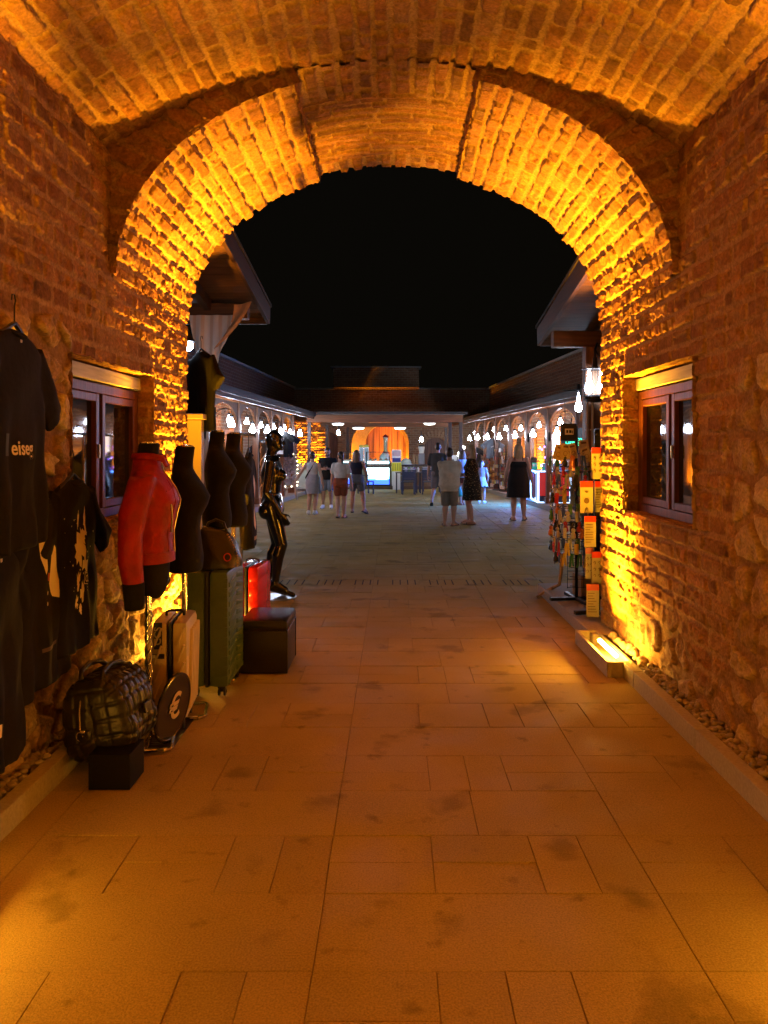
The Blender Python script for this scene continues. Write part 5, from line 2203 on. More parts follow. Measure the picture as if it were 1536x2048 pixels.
for i in range(rows):
    tt = i / (rows - 1)
    for j in range(cols):
        s_ = j / (cols - 1)
        x = -.30 + .62 * s_
        zb = -.55 - .12 * math.sin(min(s_ / .45, 1) * PI / 2) if s_ < .45 else -.67 + .57 * ((s_ - .45) / .55) ** 1.0
        xb = -.16 + .30 * s_
        X_ = x + (xb - x) * tt ** 1.3 * .75
        vs.append((X_, .03 * math.sin(s_ * 22 + tt * 2) * (.3 + tt) - .05 * tt, zb * tt))
for i in range(rows - 1):
    for j in range(cols - 1):
        fs.append((i * cols + j, i * cols + j + 1, (i + 1) * cols + j + 1, (i + 1) * cols + j))
q = MB()
n0 = len(vs)
q.add(vs + [(x, y + .006, z) for x, y, z in vs], fs + [tuple(k + n0 for k in reversed(f)) for f in fs])
q.build('cloth', cl, t, smooth=True)
vs, fs = [], []
for i in range(16):
    u = i / 15
    for j in range(7):
        w_ = j / 6
        vs.append((.22 + (.20 - .17 * u) * w_ - .20 * u ** 1.3 + .02 * math.sin(u * 4), -.10 + .03 * math.sin(w_ * 5 + u * 3) - .02 * u, .10 - .50 * u + .03 * w_))
for i in range(15):
    for j in range(6):
        fs.append((i * 7 + j, i * 7 + j + 1, i * 7 + j + 8, i * 7 + j + 7))
q = MB().add(vs + [(x, y + .008, z) for x, y, z in vs], fs + [tuple(k + len(vs) for k in reversed(f)) for f in fs])
q.build('gathered_edge', mat('orange_cloth', (.50, .27, .13), .85, noise=.3, nscale=5), t, smooth=R(60))

# ================================================================== WIRE RACKS ON THE RIGHT
wire = mat('black_wire', (.018, .017, .016), .4, .5)
rk_x, rk_y = 1.80, 7.35
t = thing('keyring_rack', 'tall black revolving wire rack hung with keyrings beside the pier', 'rack', (rk_x, rk_y, .10))
q = MB().tube([(0, 0, .02), (0, 0, 1.72)], .016, 10)
q.build('pole', wire, t, smooth=True)
q = MB()
for a in (0.15, 1.72):
    d = Vector((math.cos(a), math.sin(a), 0)) * .27
    q.bar(-d + Vector((0, 0, .022)), d + Vector((0, 0, .022)), .045, .03, ch=.004)
q.build('base', wire, t)
tiers = [1.45, 1.27, 1.09, .92, .76, .61]
for z in tiers:
    q = MB()
    for zz in (z, z - .13):
        q.tube([(.20 * math.cos(a), .20 * math.sin(a), zz) for a in [2 * PI * k / 24 for k in range(25)]], .004, 6, cap=False)
    for k in range(12):
        a = 2 * PI * k / 12
        q.tube([(.20 * math.cos(a), .20 * math.sin(a), z - .13), (.20 * math.cos(a), .20 * math.sin(a), z), (.25 * math.cos(a), .25 * math.sin(a), z + .02)], .003, 5)
    for k in range(4):
        a = PI / 4 + PI / 2 * k
        q.tube([(0, 0, z), (.2 * math.cos(a), .2 * math.sin(a), z)], .004, 5)
    q.build('wire_tier', wire, t)
q = MB()
for k in range(6):
    for s_ in (-1, 1):
        q.tube([(s_ * .07, -.03 + .012 * k, .15 + .09 * k), (s_ * .07 + .05, -.05, .15 + .09 * k)], .003, 5)
for x in (-.1, -.02, .06, .14):
    q.tube([(x, -.05, .13), (x, -.05, .66)], .003, 5)
for k in range(7):
    q.tube([(-.1, -.05, .14 + .08 * k), (.14, -.05, .14 + .08 * k)], .003, 5)
q.build('wire_grid', wire, t)
sg = MB().box((-.09, -.05, 1.66), (.155, .012, .17), ch=.003).build('header_board', black_plastic, t)
MB().box((-.085, -.058, 1.665), (.085, .003, .06)).build('price_card', white_plastic, sg)
q = MB()
for x, w_ in ((-.105, .018), (-.075, .022), (-.055, .008)):
    q.box((x, -.0605, 1.66 + .004 * (x * 100 % 3)), (w_, .002, .028))
q.build('price_marks', black_plastic, sg)
kc = {'red': (.55, .03, .02), 'orange': (.62, .20, .03), 'yellow': (.6, .42, .05), 'steel': (.45, .43, .4), 'blue': (.04, .09, .35), 'green': (.05, .2, .06), 'black': (.02, .02, .02), 'white': (.6, .56, .5)}
tiername = ['top', 'second', 'third', 'fourth', 'fifth', 'lowest']
protos = {}
rkk = random.Random(12)
shapes = ['ribbon', 'tag', 'charm']
for ti, z in enumerate(tiers):
    for k in range(36):
        a = 2 * PI * (k // 2 + .5 * (k % 2) + .3 * (ti % 2)) / 18
        if math.sin(a) > .6:
            continue
        col = rkk.choice(list(kc))
        shp = rkk.choice(shapes)
        key = (col, shp)
        lab = '%s %s keyrings on the %s ring of the wire rack' % (col, shp, tiername[ti])
        lab = '%s %s shaped keyring hanging on the %s ring of the wire rack' % (col, shp, tiername[ti])
        if key not in protos:
            e = thing('keyring', lab, 'keyring', group='keyrings on the wire rack')
            q = MB().tube([(.012 * math.cos(x), 0, .0 + .012 * math.sin(x)) for x in [2 * PI * j / 12 for j in range(13)]], .0018, 5, cap=False)
            q.tube([(0, 0, -.012), (0, .002, -.035)], .002, 5)
            q.build('ring', steel, e)
            m_ = mat('keyring_' + col, kc[col], .35, .8 if col == 'steel' else 0.0, coat=.2)
            q = MB()
            if shp == 'ribbon':
                q.tube([(-.006, 0, -.03), (-.014, .004, -.08), (-.012, .0, -.13), (-.02, .004, -.165)], [(.003, .012)] * 4, 8)
                q.tube([(.006, 0, -.03), (.012, -.004, -.08), (.016, .0, -.12), (.022, .004, -.15)], [(.003, .011)] * 4, 8)
            elif shp == 'tag':
                q.box((0, 0, -.085), (.042, .007, .10), ch=.003)
                q.box((0, -.005, -.075), (.026, .004, .03), ch=.001)
            else:
                q.ball((0, 0, -.055), (.022, .016, .022), 12, 8)
                q.lathe((0, 0, 0), [(.012, -.072), (.024, -.09), (.026, -.125), (.008, -.14)], 10)
            q.build('pendant', m_, e, smooth=R(45))
            protos[key] = e
            o = e
        else:
            o = copy_tree(protos[key])
        o['label'] = lab
        hr = .25 if k % 2 else .215
        o.location = (rk_x + hr * math.cos(a), rk_y + hr * math.sin(a), .10 + z + (.012 if k % 2 else -.09))
        o.rotation_euler = (0, rkk.uniform(-.12, .12), a + PI / 2 + rkk.uniform(-.4, .4))

# cream paper packets on the top ring
pk = mat('cream_packet', (.55, .42, .22), .6, noise=.1, nscale=30)
for k, (u, v, y, ry, col) in enumerate(((1118, 905, 7.18, 14, 'wide'), (1131, 903, 7.15, 6, 'plain'), (1146, 902, 7.14, -12, 'slim'), (1168, 895, 7.2, -6, 'upright'), (1172, 909, 7.12, -20, 'oval'))):
    c = P(u, v, y)
    e = thing('packet', 'cream %s paper packet fanned out at the top of the keyring rack' % col, 'packet', c, group='packets on the keyring rack')
    e.rotation_euler = (0, R(ry), R(4 * k - 8))
    MB().box((0, 0, 0), (.10 if k != 2 else .07, .008, .15), ch=.003).build('sleeve', pk, e)
    q = MB().box((0, -.0055, .045), (.05, .003, .018))
    q.tube([(.018 * math.cos(x), -.006, -.02 + .022 * math.sin(x)) for x in [2 * PI * j / 10 for j in range(11)]], .002, 5, cap=False)
    q.build('print', mat('brown_print', (.18, .08, .03), .7), e)

# card rack just outside the pier
cr_x, cr_y = 1.80, 6.72
t = thing('card_rack', 'slim black rack of carded goods close against the lit pier', 'rack', (cr_x, cr_y, .10))
MB().box((.03, 0, .85), (.05, .04, 1.65), ch=.004).build('post', wire, t)
q = MB()
for a in (-2.9, 1.4, -1.35):
    d = Vector((math.cos(a), math.sin(a), 0)) * .22
    q.bar((0.03, 0, .03), d + Vector((0.03, 0, .03)), .045, .035, ch=.004)
q.build('base', wire, t)
q = MB()
for z in (.58, .86, 1.10, 1.36, 1.62):
    q.tube([(.03, 0, z), (-.02, -.12, z), (-.02, -.20, z + .01)], .004, 6)
    q.tube([(.03, 0, z), (.05, -.12, z), (.05, -.20, z + .01)], .004, 6)
q.build('hooks', wire, t)
card_w = mat('card_white', (.23, .22, .18), .45, coat=.15)
card_r = mat('card_red', (.34, .016, .010), .4, coat=.15)


def card(u0, u1, v0, v1, y, label, rz=0.0, motif=0):
    a, b_ = P(u0, v0, y), P(u1, v1, y)
    w_, h_ = abs(b_.x - a.x), abs(a.z - b_.z)
    e = thing('blister_card', label, 'card', ((a.x + b_.x) / 2, y, a.z), R(rz), group='carded goods on the slim rack')
    MB().box((0, 0, -h_ / 2), (w_, .006, h_), ch=.002).build('backing', card_w, e)
    MB().box((0, -.0045, -h_ * .10), (w_ * .98, .003, h_ * .19)).build('header', card_r, e)
    q = MB()
    if motif == 0:
        for i in range(3):
            for j in range(2):
                q.tube([((j - .5) * w_ * .45 + .008 * math.cos(x), -.006, -h_ * (.35 + .2 * i) + .011 * math.sin(x)) for x in [PI * k / 8 for k in range(-4, 9)]], .0025, 5)
    elif motif == 1:
        q.lathe((0, 0, 0), [(.001, 0)], 3) if False else None
        q.poly([(.024 * math.cos(x), -h_ * .62 + .024 * math.sin(x)) for x in [2 * PI * k / 20 for k in range(20)]], lambda a_, b2, th: Vector((a_, -.0042 - th, b2)), .002)
        q.poly([(.016 * math.cos(x), -h_ * .32 + .014 * math.sin(x)) for x in [PI + PI * k / 10 for k in range(11)]], lambda a_, b2, th: Vector((a_, -.0042 - th, b2)), .002)
        for dz in (.86, .91):
            q.tube([(-.014, -.0055, -h_ * dz - .008), (0, -.0055, -h_ * dz + .006), (.014, -.0055, -h_ * dz - .008)], .003, 5)
    else:
        rr_ = random.Random(int(u0))
        for i in range(8):
            L = w_ * rr_.uniform(.35, .8)
            q.box((-w_ * .4 + L / 2, -.0045, -h_ * (.28 + .08 * i)), (L, .003, .005))
    q.build('print', mat('card_ink', (.06, .035, .02), .6), e)
    return e


card(1183, 1206, 895, 958, 6.52, 'white card with red header and hooked motifs, highest on the slim rack', -4, 0)
card(1160, 1186, 962, 1026, 6.48, 'white card with red header, round picture and arrows, facing the viewer', 0, 1)
card(1188, 1206, 962, 1024, 6.55, 'narrow white card with dark red header next to the round picture card', 18, 2)
card(1168, 1192, 1032, 1094, 6.46, 'white card covered in small print, in the middle of the slim rack', 3, 2)
card(1171, 1186, 1095, 1158, 6.52, 'narrow carded set with red header, half behind its neighbour', -8, 0)
card(1183, 1204, 1103, 1167, 6.46, 'white card with red header and hooked motifs, in the fourth row down', 5, 0)
card(1173, 1198, 1168, 1234, 6.42, 'white card with red header and lines of text, lowest on the slim rack', -3, 2)
# small carton on the pavement behind
c = P(1168, 1190, 7.7)
t = thing('carton', 'small cardboard carton on the pavement behind the racks', 'carton', (1.98, 7.62, .10), R(12))
MB().box((0, 0, .11), (.24, .2, .22), ch=.004).build('box', mat('cardboard', (.40, .27, .14), .85, noise=.1, nscale=20), t)
MB().box((0, 0, .2215), (.05, .202, .002)).build('tape', mat('tape', (.5, .38, .2), .3), t)
t = thing('walking_stick', 'curved pale stick leaning at the foot of the keyring rack', 'stick', (1.55, 7.95, 0))
MB().tube([(-.03, .0, .015), (.05, .0, .07), (.14, -.03, .12), (.20, -.06, .16), (.215, -.08, .3), (.22, -.10, .50)], [.014, .016, .018, .018, .02, .022], 9).build('shaft', wood('pale_stick', (.45, .33, .2), 2), t, smooth=True)

# ================================================================== CAFE KIOSK AT THE BACK
cz = thing('cafe_canopy', 'flat timber canopy on posts over the cafe counter', 'canopy', (-.35, 30, 0))
ci = Matrix.Translation((.35, -30, 0))


def putc(b, n, m, **k):
    o = b.build(n, m, cz, **k)
    o.matrix_parent_inverse = ci
    return o


x0c, x1c, yc0, yc1 = -3.10, 2.45, 26.5, 34.6
putc(MB().box(((x0c + x1c) / 2, yc0, 2.665), (x1c - x0c, .12, .27), ch=.01), 'front_beam', wood('canopy_timber', (.20, .075, .024), 0, .6))
putc(MB().add([(x0c - .15, yc0 - .2, 2.82), (x1c + .15, yc0 - .2, 2.82), (x1c + .15, yc1, 3.05), (x0c - .15, yc1, 3.05), (x0c - .15, yc0 - .2, 2.9), (x1c + .15, yc0 - .2, 2.9), (x1c + .15, yc1, 3.13), (x0c - .15, yc1, 3.13)],
            [(3, 2, 1, 0), (4, 5, 6, 7), (0, 1, 5, 4), (1, 2, 6, 5), (2, 3, 7, 6), (3, 0, 4, 7)]), 'roof', shingle)
putc(MB().box(((x0c + x1c) / 2, 31.5, 2.60), (x1c - x0c, .10, .18)), 'inner_beam', wood('canopy_timber', (.2, .11, .055)))
for x, y in ((x0c + .08, yc0), (x1c - .08, yc0), (2.0, yc0 + .1), (-2.65, 29.5), (x1c - .1, 33.8), (x0c + .1, 33.8), (-2.02, 32.6)):
    putc(MB().box((x, y, 1.27), (.12, .12, 2.54), ch=.006), 'post', wood('canopy_post', (.055, .032, .02), 2))
tube_w = mat('white_tube', (1, 1, .95), .3, emit=(1, .93, .78), estr=9)
for k, (u, v) in enumerate(((676, 850), (717, 858), (800, 858), (859, 849))):
    c = P(u, v, 28.4)
    e = thing('strip_light', 'oval white ceiling light under the cafe canopy, %s along' % ordn[k], 'light', c, R(8), group='ceiling lights of the cafe')
    MB().lathe((0, 0, .04), [(.02, .06), (.30, .03), (.32, 0)], 20, sx=.8, sy=.4).build('housing', white_plastic, e, smooth=R(40))
    MB().lathe((0, 0, .035), [(.28, 0), (.22, -.04), (.03, -.055)], 20, sx=.8, sy=.4).build('diffuser', mat('cafe_diffuser', (.8, .8, .75), .4, emit=(1, .95, .82), estr=9), e, smooth=True)
for k, (u, v, y) in enumerate(((677, 864, 27.5), (843, 877, 27.2))):
    c = P(u, v, y)
    o = copy_tree(lan2)
    o.location = c
    o.rotation_euler = (0, 0, PI / 2)
    o['label'] = 'white lantern hanging from the cafe canopy, ' + ('above the dark man with the phone' if k == 0 else 'left of the small arched door')
    o['group'] = 'lanterns of the cafe'

# glass display cases
case_m = mat('case_frame', (.03, .035, .04), .35, .4)
cyan = mat('case_panel_cyan', (.3, .8, .9), .4, emit=(.34, .83, 1.0), estr=4.2)
whitep = mat('case_panel_white', (.9, .95, .95), .4, emit=(.62, .93, 1.0), estr=5)
bluep = mat('case_panel_blue', (.05, .1, .9), .4, emit=(.03, .10, 1.0), estr=4.5)
clear = mat('case_glass', (.9, .97, .97), .02, trans=1.0, alpha=.22)


def display_case(label, x0, x1, y, z0, z1):
    w = x1 - x0
    h = z1 - z0
    t = thing('display_case', label, 'display case', ((x0 + x1) / 2, y, z0), group='lit display cases of the cafe')
    b = MB()
    for sx in (-1, 1):
        b.bar((sx * w / 2, -.3, 0), (sx * w / 2, -.3, h), .03)
        b.bar((sx * w / 2, .3, 0), (sx * w / 2, .3, h), .03)
    for zz in (h, h * .56):
        b.box((0, 0, zz), (w + .03, .63, .025))
    b.box((0, 0, .02), (w, .6, .04))
    b.build('frame', case_m, t)
    MB().box((0, -.29, h * .40), (w - .04, .012, h * .26)).build('light_panel', whitep, t)
    MB().box((0, -.288, h * .23), (w - .04, .012, h * .07)).build('light_panel', cyan, t)
    MB().box((w * .15, -.305, h * .22), (w * .5, .006, h * .09)).build('light_panel', cyan, t)
    MB().box((0, -.29, h * .11), (w - .04, .012, h * .15)).build('light_panel', bluep, t)
    MB().box((0, .1, h * .68), (w - .06, .3, h * .07)).build('light_panel', mat('case_shelf_light', (.5, .9, .95), .4, emit=(.45, .9, 1.0), estr=5), t)
    b = MB()
    rr = random.Random(int(x0 * 100))
    for k in range(7):
        b.box((-w / 2 + .1 + (w - .2) * k / 6, -.05, h * .62), (w / 9, .3, h * .06), ch=.01)
    for k in range(4):
        b.ball((-w / 2 + .15 + (w - .3) * k / 3, .0, h * .77), (.07, .09, .05), 8, 6)
    b.build('cakes', mat('pastry', (.5, .3, .22), .7, noise=.4, nscale=5), t)
    MB().box((0, -.31, h * .78), (w - .02, .006, h * .42)).build('front_glass', clear, t)
    return t


display_case('tall cyan and white lit display case at the centre of the cafe', -1.09, -.17, 29.6, .14, 1.46)
display_case('small cyan lit display case half hidden by the standing people', -2.20, -1.62, 30.2, .14, 1.44)
# plinth and counter
t = thing('cafe_plinth', 'low dark step under the cafe cases', 'plinth', (-.6, 30, 0))
MB().box((0, 0, .06), (4.2, 1.5, .13), ch=.01).build('step', wood('plinth_wood', (.10, .06, .03), 0), t)
t = thing('counter', 'brown panelled cafe counter to the side of the lit case', 'counter', (.45, 29.6, .13))
MB().box((.38, 0, .40), (1.86, .6, .80), ch=.01).build('cabinet', wood('counter_wood', (.16, .10, .045), 2), t)
MB().box((.38, 0, .82), (1.94, .68, .04), ch=.006).build('top', mat('dark_top', (.03, .027, .025), .3), t)
MB().box((-.51, -.02, .4), (.05, .64, .8)).build('end_panel', white_plastic, t)


t = thing('back_bar', 'low back bar under the drinks machines before the orange door', 'bar', (-.75, 30.75, .12))
MB().box((0, 0, .43), (2.6, .55, .86), ch=.01).build('cabinet', wood('counter_wood', (.16, .10, .045), 2), t)
MB().box((0, 0, .88), (2.66, .6, .03), ch=.005).build('top', mat('dark_top', (.03, .027, .025)), t)


def at(u, v, y, name, label, cat):
    return thing(name, label, cat, P(u, v, y))


amber_glass = mat('dispenser_glass', (.45, .36, .2), .1, trans=.2)
t = at(771, 905, 30.7, 'drink_dispenser', 'tall clear drinks dispenser with dark red lid before the orange door', 'dispenser')
MB().lathe((0, 0, 0), [(.09, .02), (.09, .62), (.02, .63)], 16).build('tube', amber_glass, t, smooth=R(40))
MB().lathe((0, 0, 0), [(.10, .62), (.13, .66), (.05, .72), (.02, .75)], 16).build('lid', mat('dark_red', (.2, .015, .015), .4), t, smooth=R(40))
MB().lathe((0, 0, 0), [(.13, -.06), (.12, .0), (.06, .03)], 16).build('base', mat('dark_red', (.2, .015, .015)), t, smooth=R(40))
MB().tube([(0, 0, .05), (0, 0, .6)], .02, 8).build('core', dark_metal, t)
t = at(770, 918, 30.7, 'steel_dome', 'white domed machine cover under the drinks dispenser', 'machine')
MB().lathe((0, 0, 0), [(.22, -.1), (.23, .05), (.20, .16), (.12, .25), (.02, .28)], 20).build('dome', white_plastic, t, smooth=True)
MB().box((0, 0, -.14), (.5, .4, .1), ch=.02).build('base', steel, t)
for k, u in enumerate((723, 733)):
    t = at(u, 925.5, 30.65, 'bottle_fridge', ('small glass fronted drinks fridge beside the arch, its darker bay' if k == 0 else 'pale narrow drinks fridge next to the glass fronted one'), 'fridge')
    MB().box((0, 0, .32), (.19, .3, .64), ch=.01).build('cabinet', white_plastic if k else steel, t)
    MB().box((0, -.155, .34), (.14, .01, .52)).build('door', mat('fridge_glow', (.1, .12, .14), .1, emit=(.6, .8, 1), estr=.25), t)
    MB().box((0, -.155, .69), (.19, .02, .1)).build('header', mat('yellow_sign', (.5, .4, .06), .5), t)
t = at(793, 925, 29.1, 'poster_box', 'blue and white picture box standing above the yellow crate', 'sign')
MB().box((0, 0, .25), (.36, .08, .5), ch=.01).build('board', white_plastic, t)
MB().box((0, -.045, .10), (.33, .012, .16)).build('picture', mat('navy_panel', (.03, .04, .2), .4), t)
MB().box((0, -.045, .36), (.30, .012, .22)).build('picture', mat('pale_panel', (.5, .35, .35), .4), t)
t = at(793, 942, 29.1, 'yellow_crate', 'yellow green crate on a pale pedestal at the end of the cafe counter', 'crate')
MB().box((0, 0, -.37), (.30, .2, .72), ch=.01).build('pedestal', white_plastic, t)
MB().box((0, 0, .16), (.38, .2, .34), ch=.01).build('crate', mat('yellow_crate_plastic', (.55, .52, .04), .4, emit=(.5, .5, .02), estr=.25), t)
q = MB()
for k in range(4):
    q.box((-.14 + .093 * k, -.103, .16), (.05, .008, .28))
q.build('slats', mat('yellow_dark', (.4, .38, .03), .4), t)
t = at(843, 928.8, 29.4, 'blender_machine', 'grey counter blender with a clear jar by the small arched door', 'blender')
MB().box((0, 0, .22), (.24, .26, .44), ch=.03).build('base', mat('grey_machine', (.16, .17, .18), .4), t)
MB().lathe((0, 0, .44), [(.09, 0), (.13, .22), (.13, .26), (.03, .27)], 14).build('jar', mat('jar_glass', (.6, .6, .55), .1), t, smooth=R(40))
MB().lathe((0, 0, .71), [(.12, 0), (.10, .05), (.02, .06)], 14).build('lid', black_plastic, t)
t = at(828, 928.8, 29.4, 'cup_stack', 'stack of brown paper cups on the cafe counter', 'cups')
MB().lathe((0, 0, 0), [(.05, 0), (.07, .38), (.02, .385)], 12).build('cups', mat('brown_paper', (.3, .18, .08), .7), t, smooth=R(40))
MB().lathe((.14, 0, 0), [(.05, 0), (.065, .32), (.02, .325)], 12).build('cups', mat('brown_paper', (.3, .18, .08)), t, smooth=R(40))
t = at(812, 925.6, 29.4, 'cake_cover', 'pale cake dome on the cafe counter beside the cups', 'dome')
MB().lathe((0, 0, 0), [(.22, -.04), (.21, .05), (.15, .14), (.02, .19)], 18).build('cover', mat('pale_green_glass', (.5, .58, .48), .15), t, smooth=True)
MB().lathe((0, 0, -.06), [(.25, 0), (.25, .02), (.02, .02)], 18).build('plate', white_plastic, t)
rb = random.Random(9)
for k in range(5):
    t = at(812 + 6 * k, 943.8, 27.0, 'jar', '%s jar in the row on the cafe counter' % ['white', 'lime', 'cream', 'purple', 'pale'][k], 'jar')
    t['group'] = 'jars on the cafe counter'
    MB().lathe((0, 0, 0), [(.045, 0), (.05, .12), (.03, .14), (.03, .17)], 10).build('glass', mat('jar_%d' % k, [(.7, .7, .65), (.3, .45, .05), (.6, .5, .3), (.2, .03, .12), (.6, .6, .5)][k], .3), t, smooth=R(40))
    MB().lathe((0, 0, .17), [(.034, 0), (.034, .025), (.01, .03)], 10).build('lid', black_plastic, t)
cof = at(912, 933, 31.0, 'coffee_machine', 'white and grey coffee machine beside the canopy post', 'machine')
MB().box((0, 0, .15), (.62, .4, .12), ch=.02).box((0, .1, .32), (.6, .2, .3), ch=.02).build('body', white_plastic, cof)
MB().box((0, -.05, .22), (.5, .1, .03)).build('tray', dark_metal, cof)
for k in (-1, 1):
    MB().lathe((k * .14, -.12, .24), [(.04, 0), (.045, .06), (.01, .07)], 10).build('group_head', steel, cof)
t = thing('counter', 'second dark counter behind the standing people to the side', 'counter', (2.5, 31.2, .0))
MB().box((0, 0, .45), (1.7, .6, .9), ch=.01).build('cabinet', wood('dark_counter', (.06, .04, .03), 2), t)
MB().box((0, 0, .92), (1.76, .66, .04)).build('top', mat('dark_top', (.03, .027, .025)), t)
t = at(921, 905, 30.8, 'neon_lamp', 'white curved lamp glowing above the coffee machine', 'lamp')
MB().tube([(-.12, 0, -.15), (-.08, 0, -.02), (-.02, 0, .06), (.0, 0, .16), (.08, 0, .24), (.16, 0, .22), (.15, 0, .14)], [.02, .03, .035, .04, .05, .05, .03], 10).build('glass', mat('white_neon', (1, 1, 1), .3, emit=(.95, 1, .97), estr=6), t, smooth=True)
MB().tube([(-.12, 0, -.15), (-.12, 0, -.42)], .015, 8).build('stem', dark_metal, t)

# tables and chairs
ch_m = mat('charcoal_chair', (.028, .030, .032), .5, noise=.1, nscale=20)


def make_chair(label):
    t = thing('cafe_chair', label, 'chair', group='dark chairs at the cafe tables')
    MB().box((0, 0, .44), (.46, .44, .035), ch=.01).build('seat', ch_m, t)
    for sx in (-1, 1):
        for sy in (-1, 1):
            MB().box((sx * .215, sy * .20, .215), (.042, .042, .43), ch=.005).build('leg', ch_m, t)
        MB().bar((sx * .215, -.20, .42), (sx * .215, -.26, .88), .042, .042, ch=.005).build('back_post', ch_m, t)
        MB().box((sx * .235, -.02, .65), (.05, .44, .03), ch=.006).build('armrest', ch_m, t)
    q = MB()
    for k in range(7):
        z = .53 + .05 * k
        q.box((0, -.215 - .055 * (z - .42) / .46, z), (.40, .02, .040), ch=.004)
    q.build('backrest', ch_m, t)
    MB().bar((-.215, -.265, .885), (.215, -.265, .885), .05, .035, ch=.006).build('top_rail', mat('rail_grey', (.35, .36, .35), .4), t)
    return t


def make_table(label):
    t = thing('cafe_table', label, 'table', group='cafe tables')
    MB().box((0, 0, .735), (.80, .80, .03), ch=.006).build('tabletop', mat('table_top', (.05, .05, .05), .3), t)
    for sx in (-1, 1):
        for sy in (-1, 1):
            MB().box((sx * .36, sy * .36, .36), (.05, .05, .72), ch=.005).build('leg', ch_m, t)
    return t


ch0 = make_chair('x')
for k, (x, y, rz, lab) in enumerate(((.50, 26.0, 4, 'dark slatted chair with its back to the viewer, at the middle cafe table'),
                                     (1.22, 26.1, -3, 'dark slatted chair behind the person in charcoal tee'),
                                     (-1.0, 26.3, -65, 'dark chair catching blue light from the display case'),
                                     (.55, 27.9, 176, 'dark chair on the cafe counter side of the middle table'),
                                     (1.3, 27.9, 183, 'dark chair on the far side, below the small arched door'))):
    o = ch0 if k == 0 else copy_tree(ch0)
    o.location = (x, y, 0)
    o.rotation_euler = (0, 0, R(rz))
    o['label'] = lab
tb0 = make_table('dark square cafe table between the slatted chairs')
tb0.location = (.45, 26.9, 0)
tb1 = copy_tree(tb0)
tb1['label'] = 'second dark square cafe table behind the charcoal tee'
tb1.location = (1.3, 27.0, 0)

# ================================================================== LEFT ARCADE STALLS
easel_w = wood('easel_wood', (.30, .20, .09), 2)
t = thing('easel', 'flower panel edged with small bulbs, on a wooden easel behind the mannequin', 'easel', (-3.42, 23.4, 0), R(12))
q = MB()
q.bar((-.30, 0, 0), (-.22, .05, 1.1), .05)
q.bar((.36, -.2, 0), (.22, .05, 1.1), .05)
q.bar((0, .5, 0), (0, .06, 1.1), .05)
q.bar((-.3, 0, .42), (.3, 0, .42), .06)
q.build('legs', easel_w, t)
q = MB()
rf = random.Random(21)
for k in range(420):
    x, z = rf.uniform(-.34, .34), rf.uniform(.45, 1.42)
    if abs(x) > .34 - .1 * max(0, z - 1.2):
        continue
    a = rf.uniform(0, 6.28)
    l = rf.uniform(.05, .11)
    p0 = Vector((x, rf.uniform(-.08, .02), z))
    d = Vector((math.cos(a), -.5, math.sin(a))).normalized()
    q.capsule(p0, p0 + d * l, .012, .022, 5)
o = q.build('dried_flowers', mat('dried_flower', (.42, .34, .28), .9, noise=.3, nscale=8), t)
o['kind'] = 'stuff'
bulb_w = mat('fairy_bulb_warm', (1, .9, .7), .3, emit=(1, .88, .6), estr=14)
pts = [(-.36, .45), (-.37, .6), (-.37, .75), (-.37, .9), (-.37, 1.05), (-.36, 1.2), (-.33, 1.34), (-.22, 1.43), (-.1, 1.45), (.02, 1.46), (.14, 1.45), (.25, 1.42), (.34, 1.33), (.37, 1.2), (.38, 1.07), (.38, .95), (.38, .82), (.38, .68), (.38, .55), (.37, .44), (.2, .41), (0, .41), (-.2, .41)]
for x, z in pts:
    MB().ball((x, -.08, z), .017, 8, 6).build('bulb', bulb_w, t)
MB().tube([(x, -.07, z) for x, z in pts + pts[:1]], .005, 5, cap=False).build('wire', wire, t)

t = thing('market_stall', 'pale green slanted stall with white boxes in front of the corner pilaster', 'stall', (-3.35, 26.6, 0), R(-8))
st_m = mat('pale_green_board', (.38, .46, .36), .6, noise=.1, nscale=8)
q = MB().add([(-.7, -.6, .18), (.7, -.6, .18), (.7, .3, .78), (-.7, .3, .78), (-.7, -.6, .24), (.7, -.6, .24), (.7, .3, .86), (-.7, .3, .86)],
             [(3, 2, 1, 0), (4, 5, 6, 7), (0, 1, 5, 4), (1, 2, 6, 5), (2, 3, 7, 6), (3, 0, 4, 7)])
q.build('sloping_top', st_m, t)
MB().box((0, .25, .39), (1.36, .08, .76)).build('back_panel', st_m, t)
for sx in (-1, 1):
    MB().box((sx * .66, -.5, .1), (.06, .06, .2)).build('leg', dark_metal, t)
    MB().add([(sx * .70, -.6, .02), (sx * .70, .3, .02), (sx * .70, .3, .78), (sx * .70, -.6, .18), (sx * .66, -.6, .02), (sx * .66, .3, .02), (sx * .66, .3, .78), (sx * .66, -.6, .18)],
             [(0, 1, 2, 3), (7, 6, 5, 4), (0, 4, 5, 1), (1, 5, 6, 2), (2, 6, 7, 3), (3, 7, 4, 0)]).build('side_panel', black_plastic, t)
for k, (dx, dz, cl_) in enumerate(((-.35, .86, 'cream box with red lid'), (-.05, .86, 'plain cream box'), (.22, .86, 'smaller white tub'))):
    p = Vector((-3.35 + dx, 26.85, dz))
    e = thing('stall_box', cl_ + ' on top of the pale green stall', 'box', p, group='boxes on the pale green stall')
    MB().box((0, 0, .10), (.2 - .03 * k, .2, .2 - .02 * k), ch=.008).build('box', mat('cream_box', (.55, .48, .36), .6), e)
    MB().box((0, 0, .21 - .02 * k), (.21 - .03 * k, .21, .025), ch=.004).build('lid', mat('dark_red', (.2, .015, .015)) if k == 0 else mat('cream_box', (.5, .5, .5)), e)

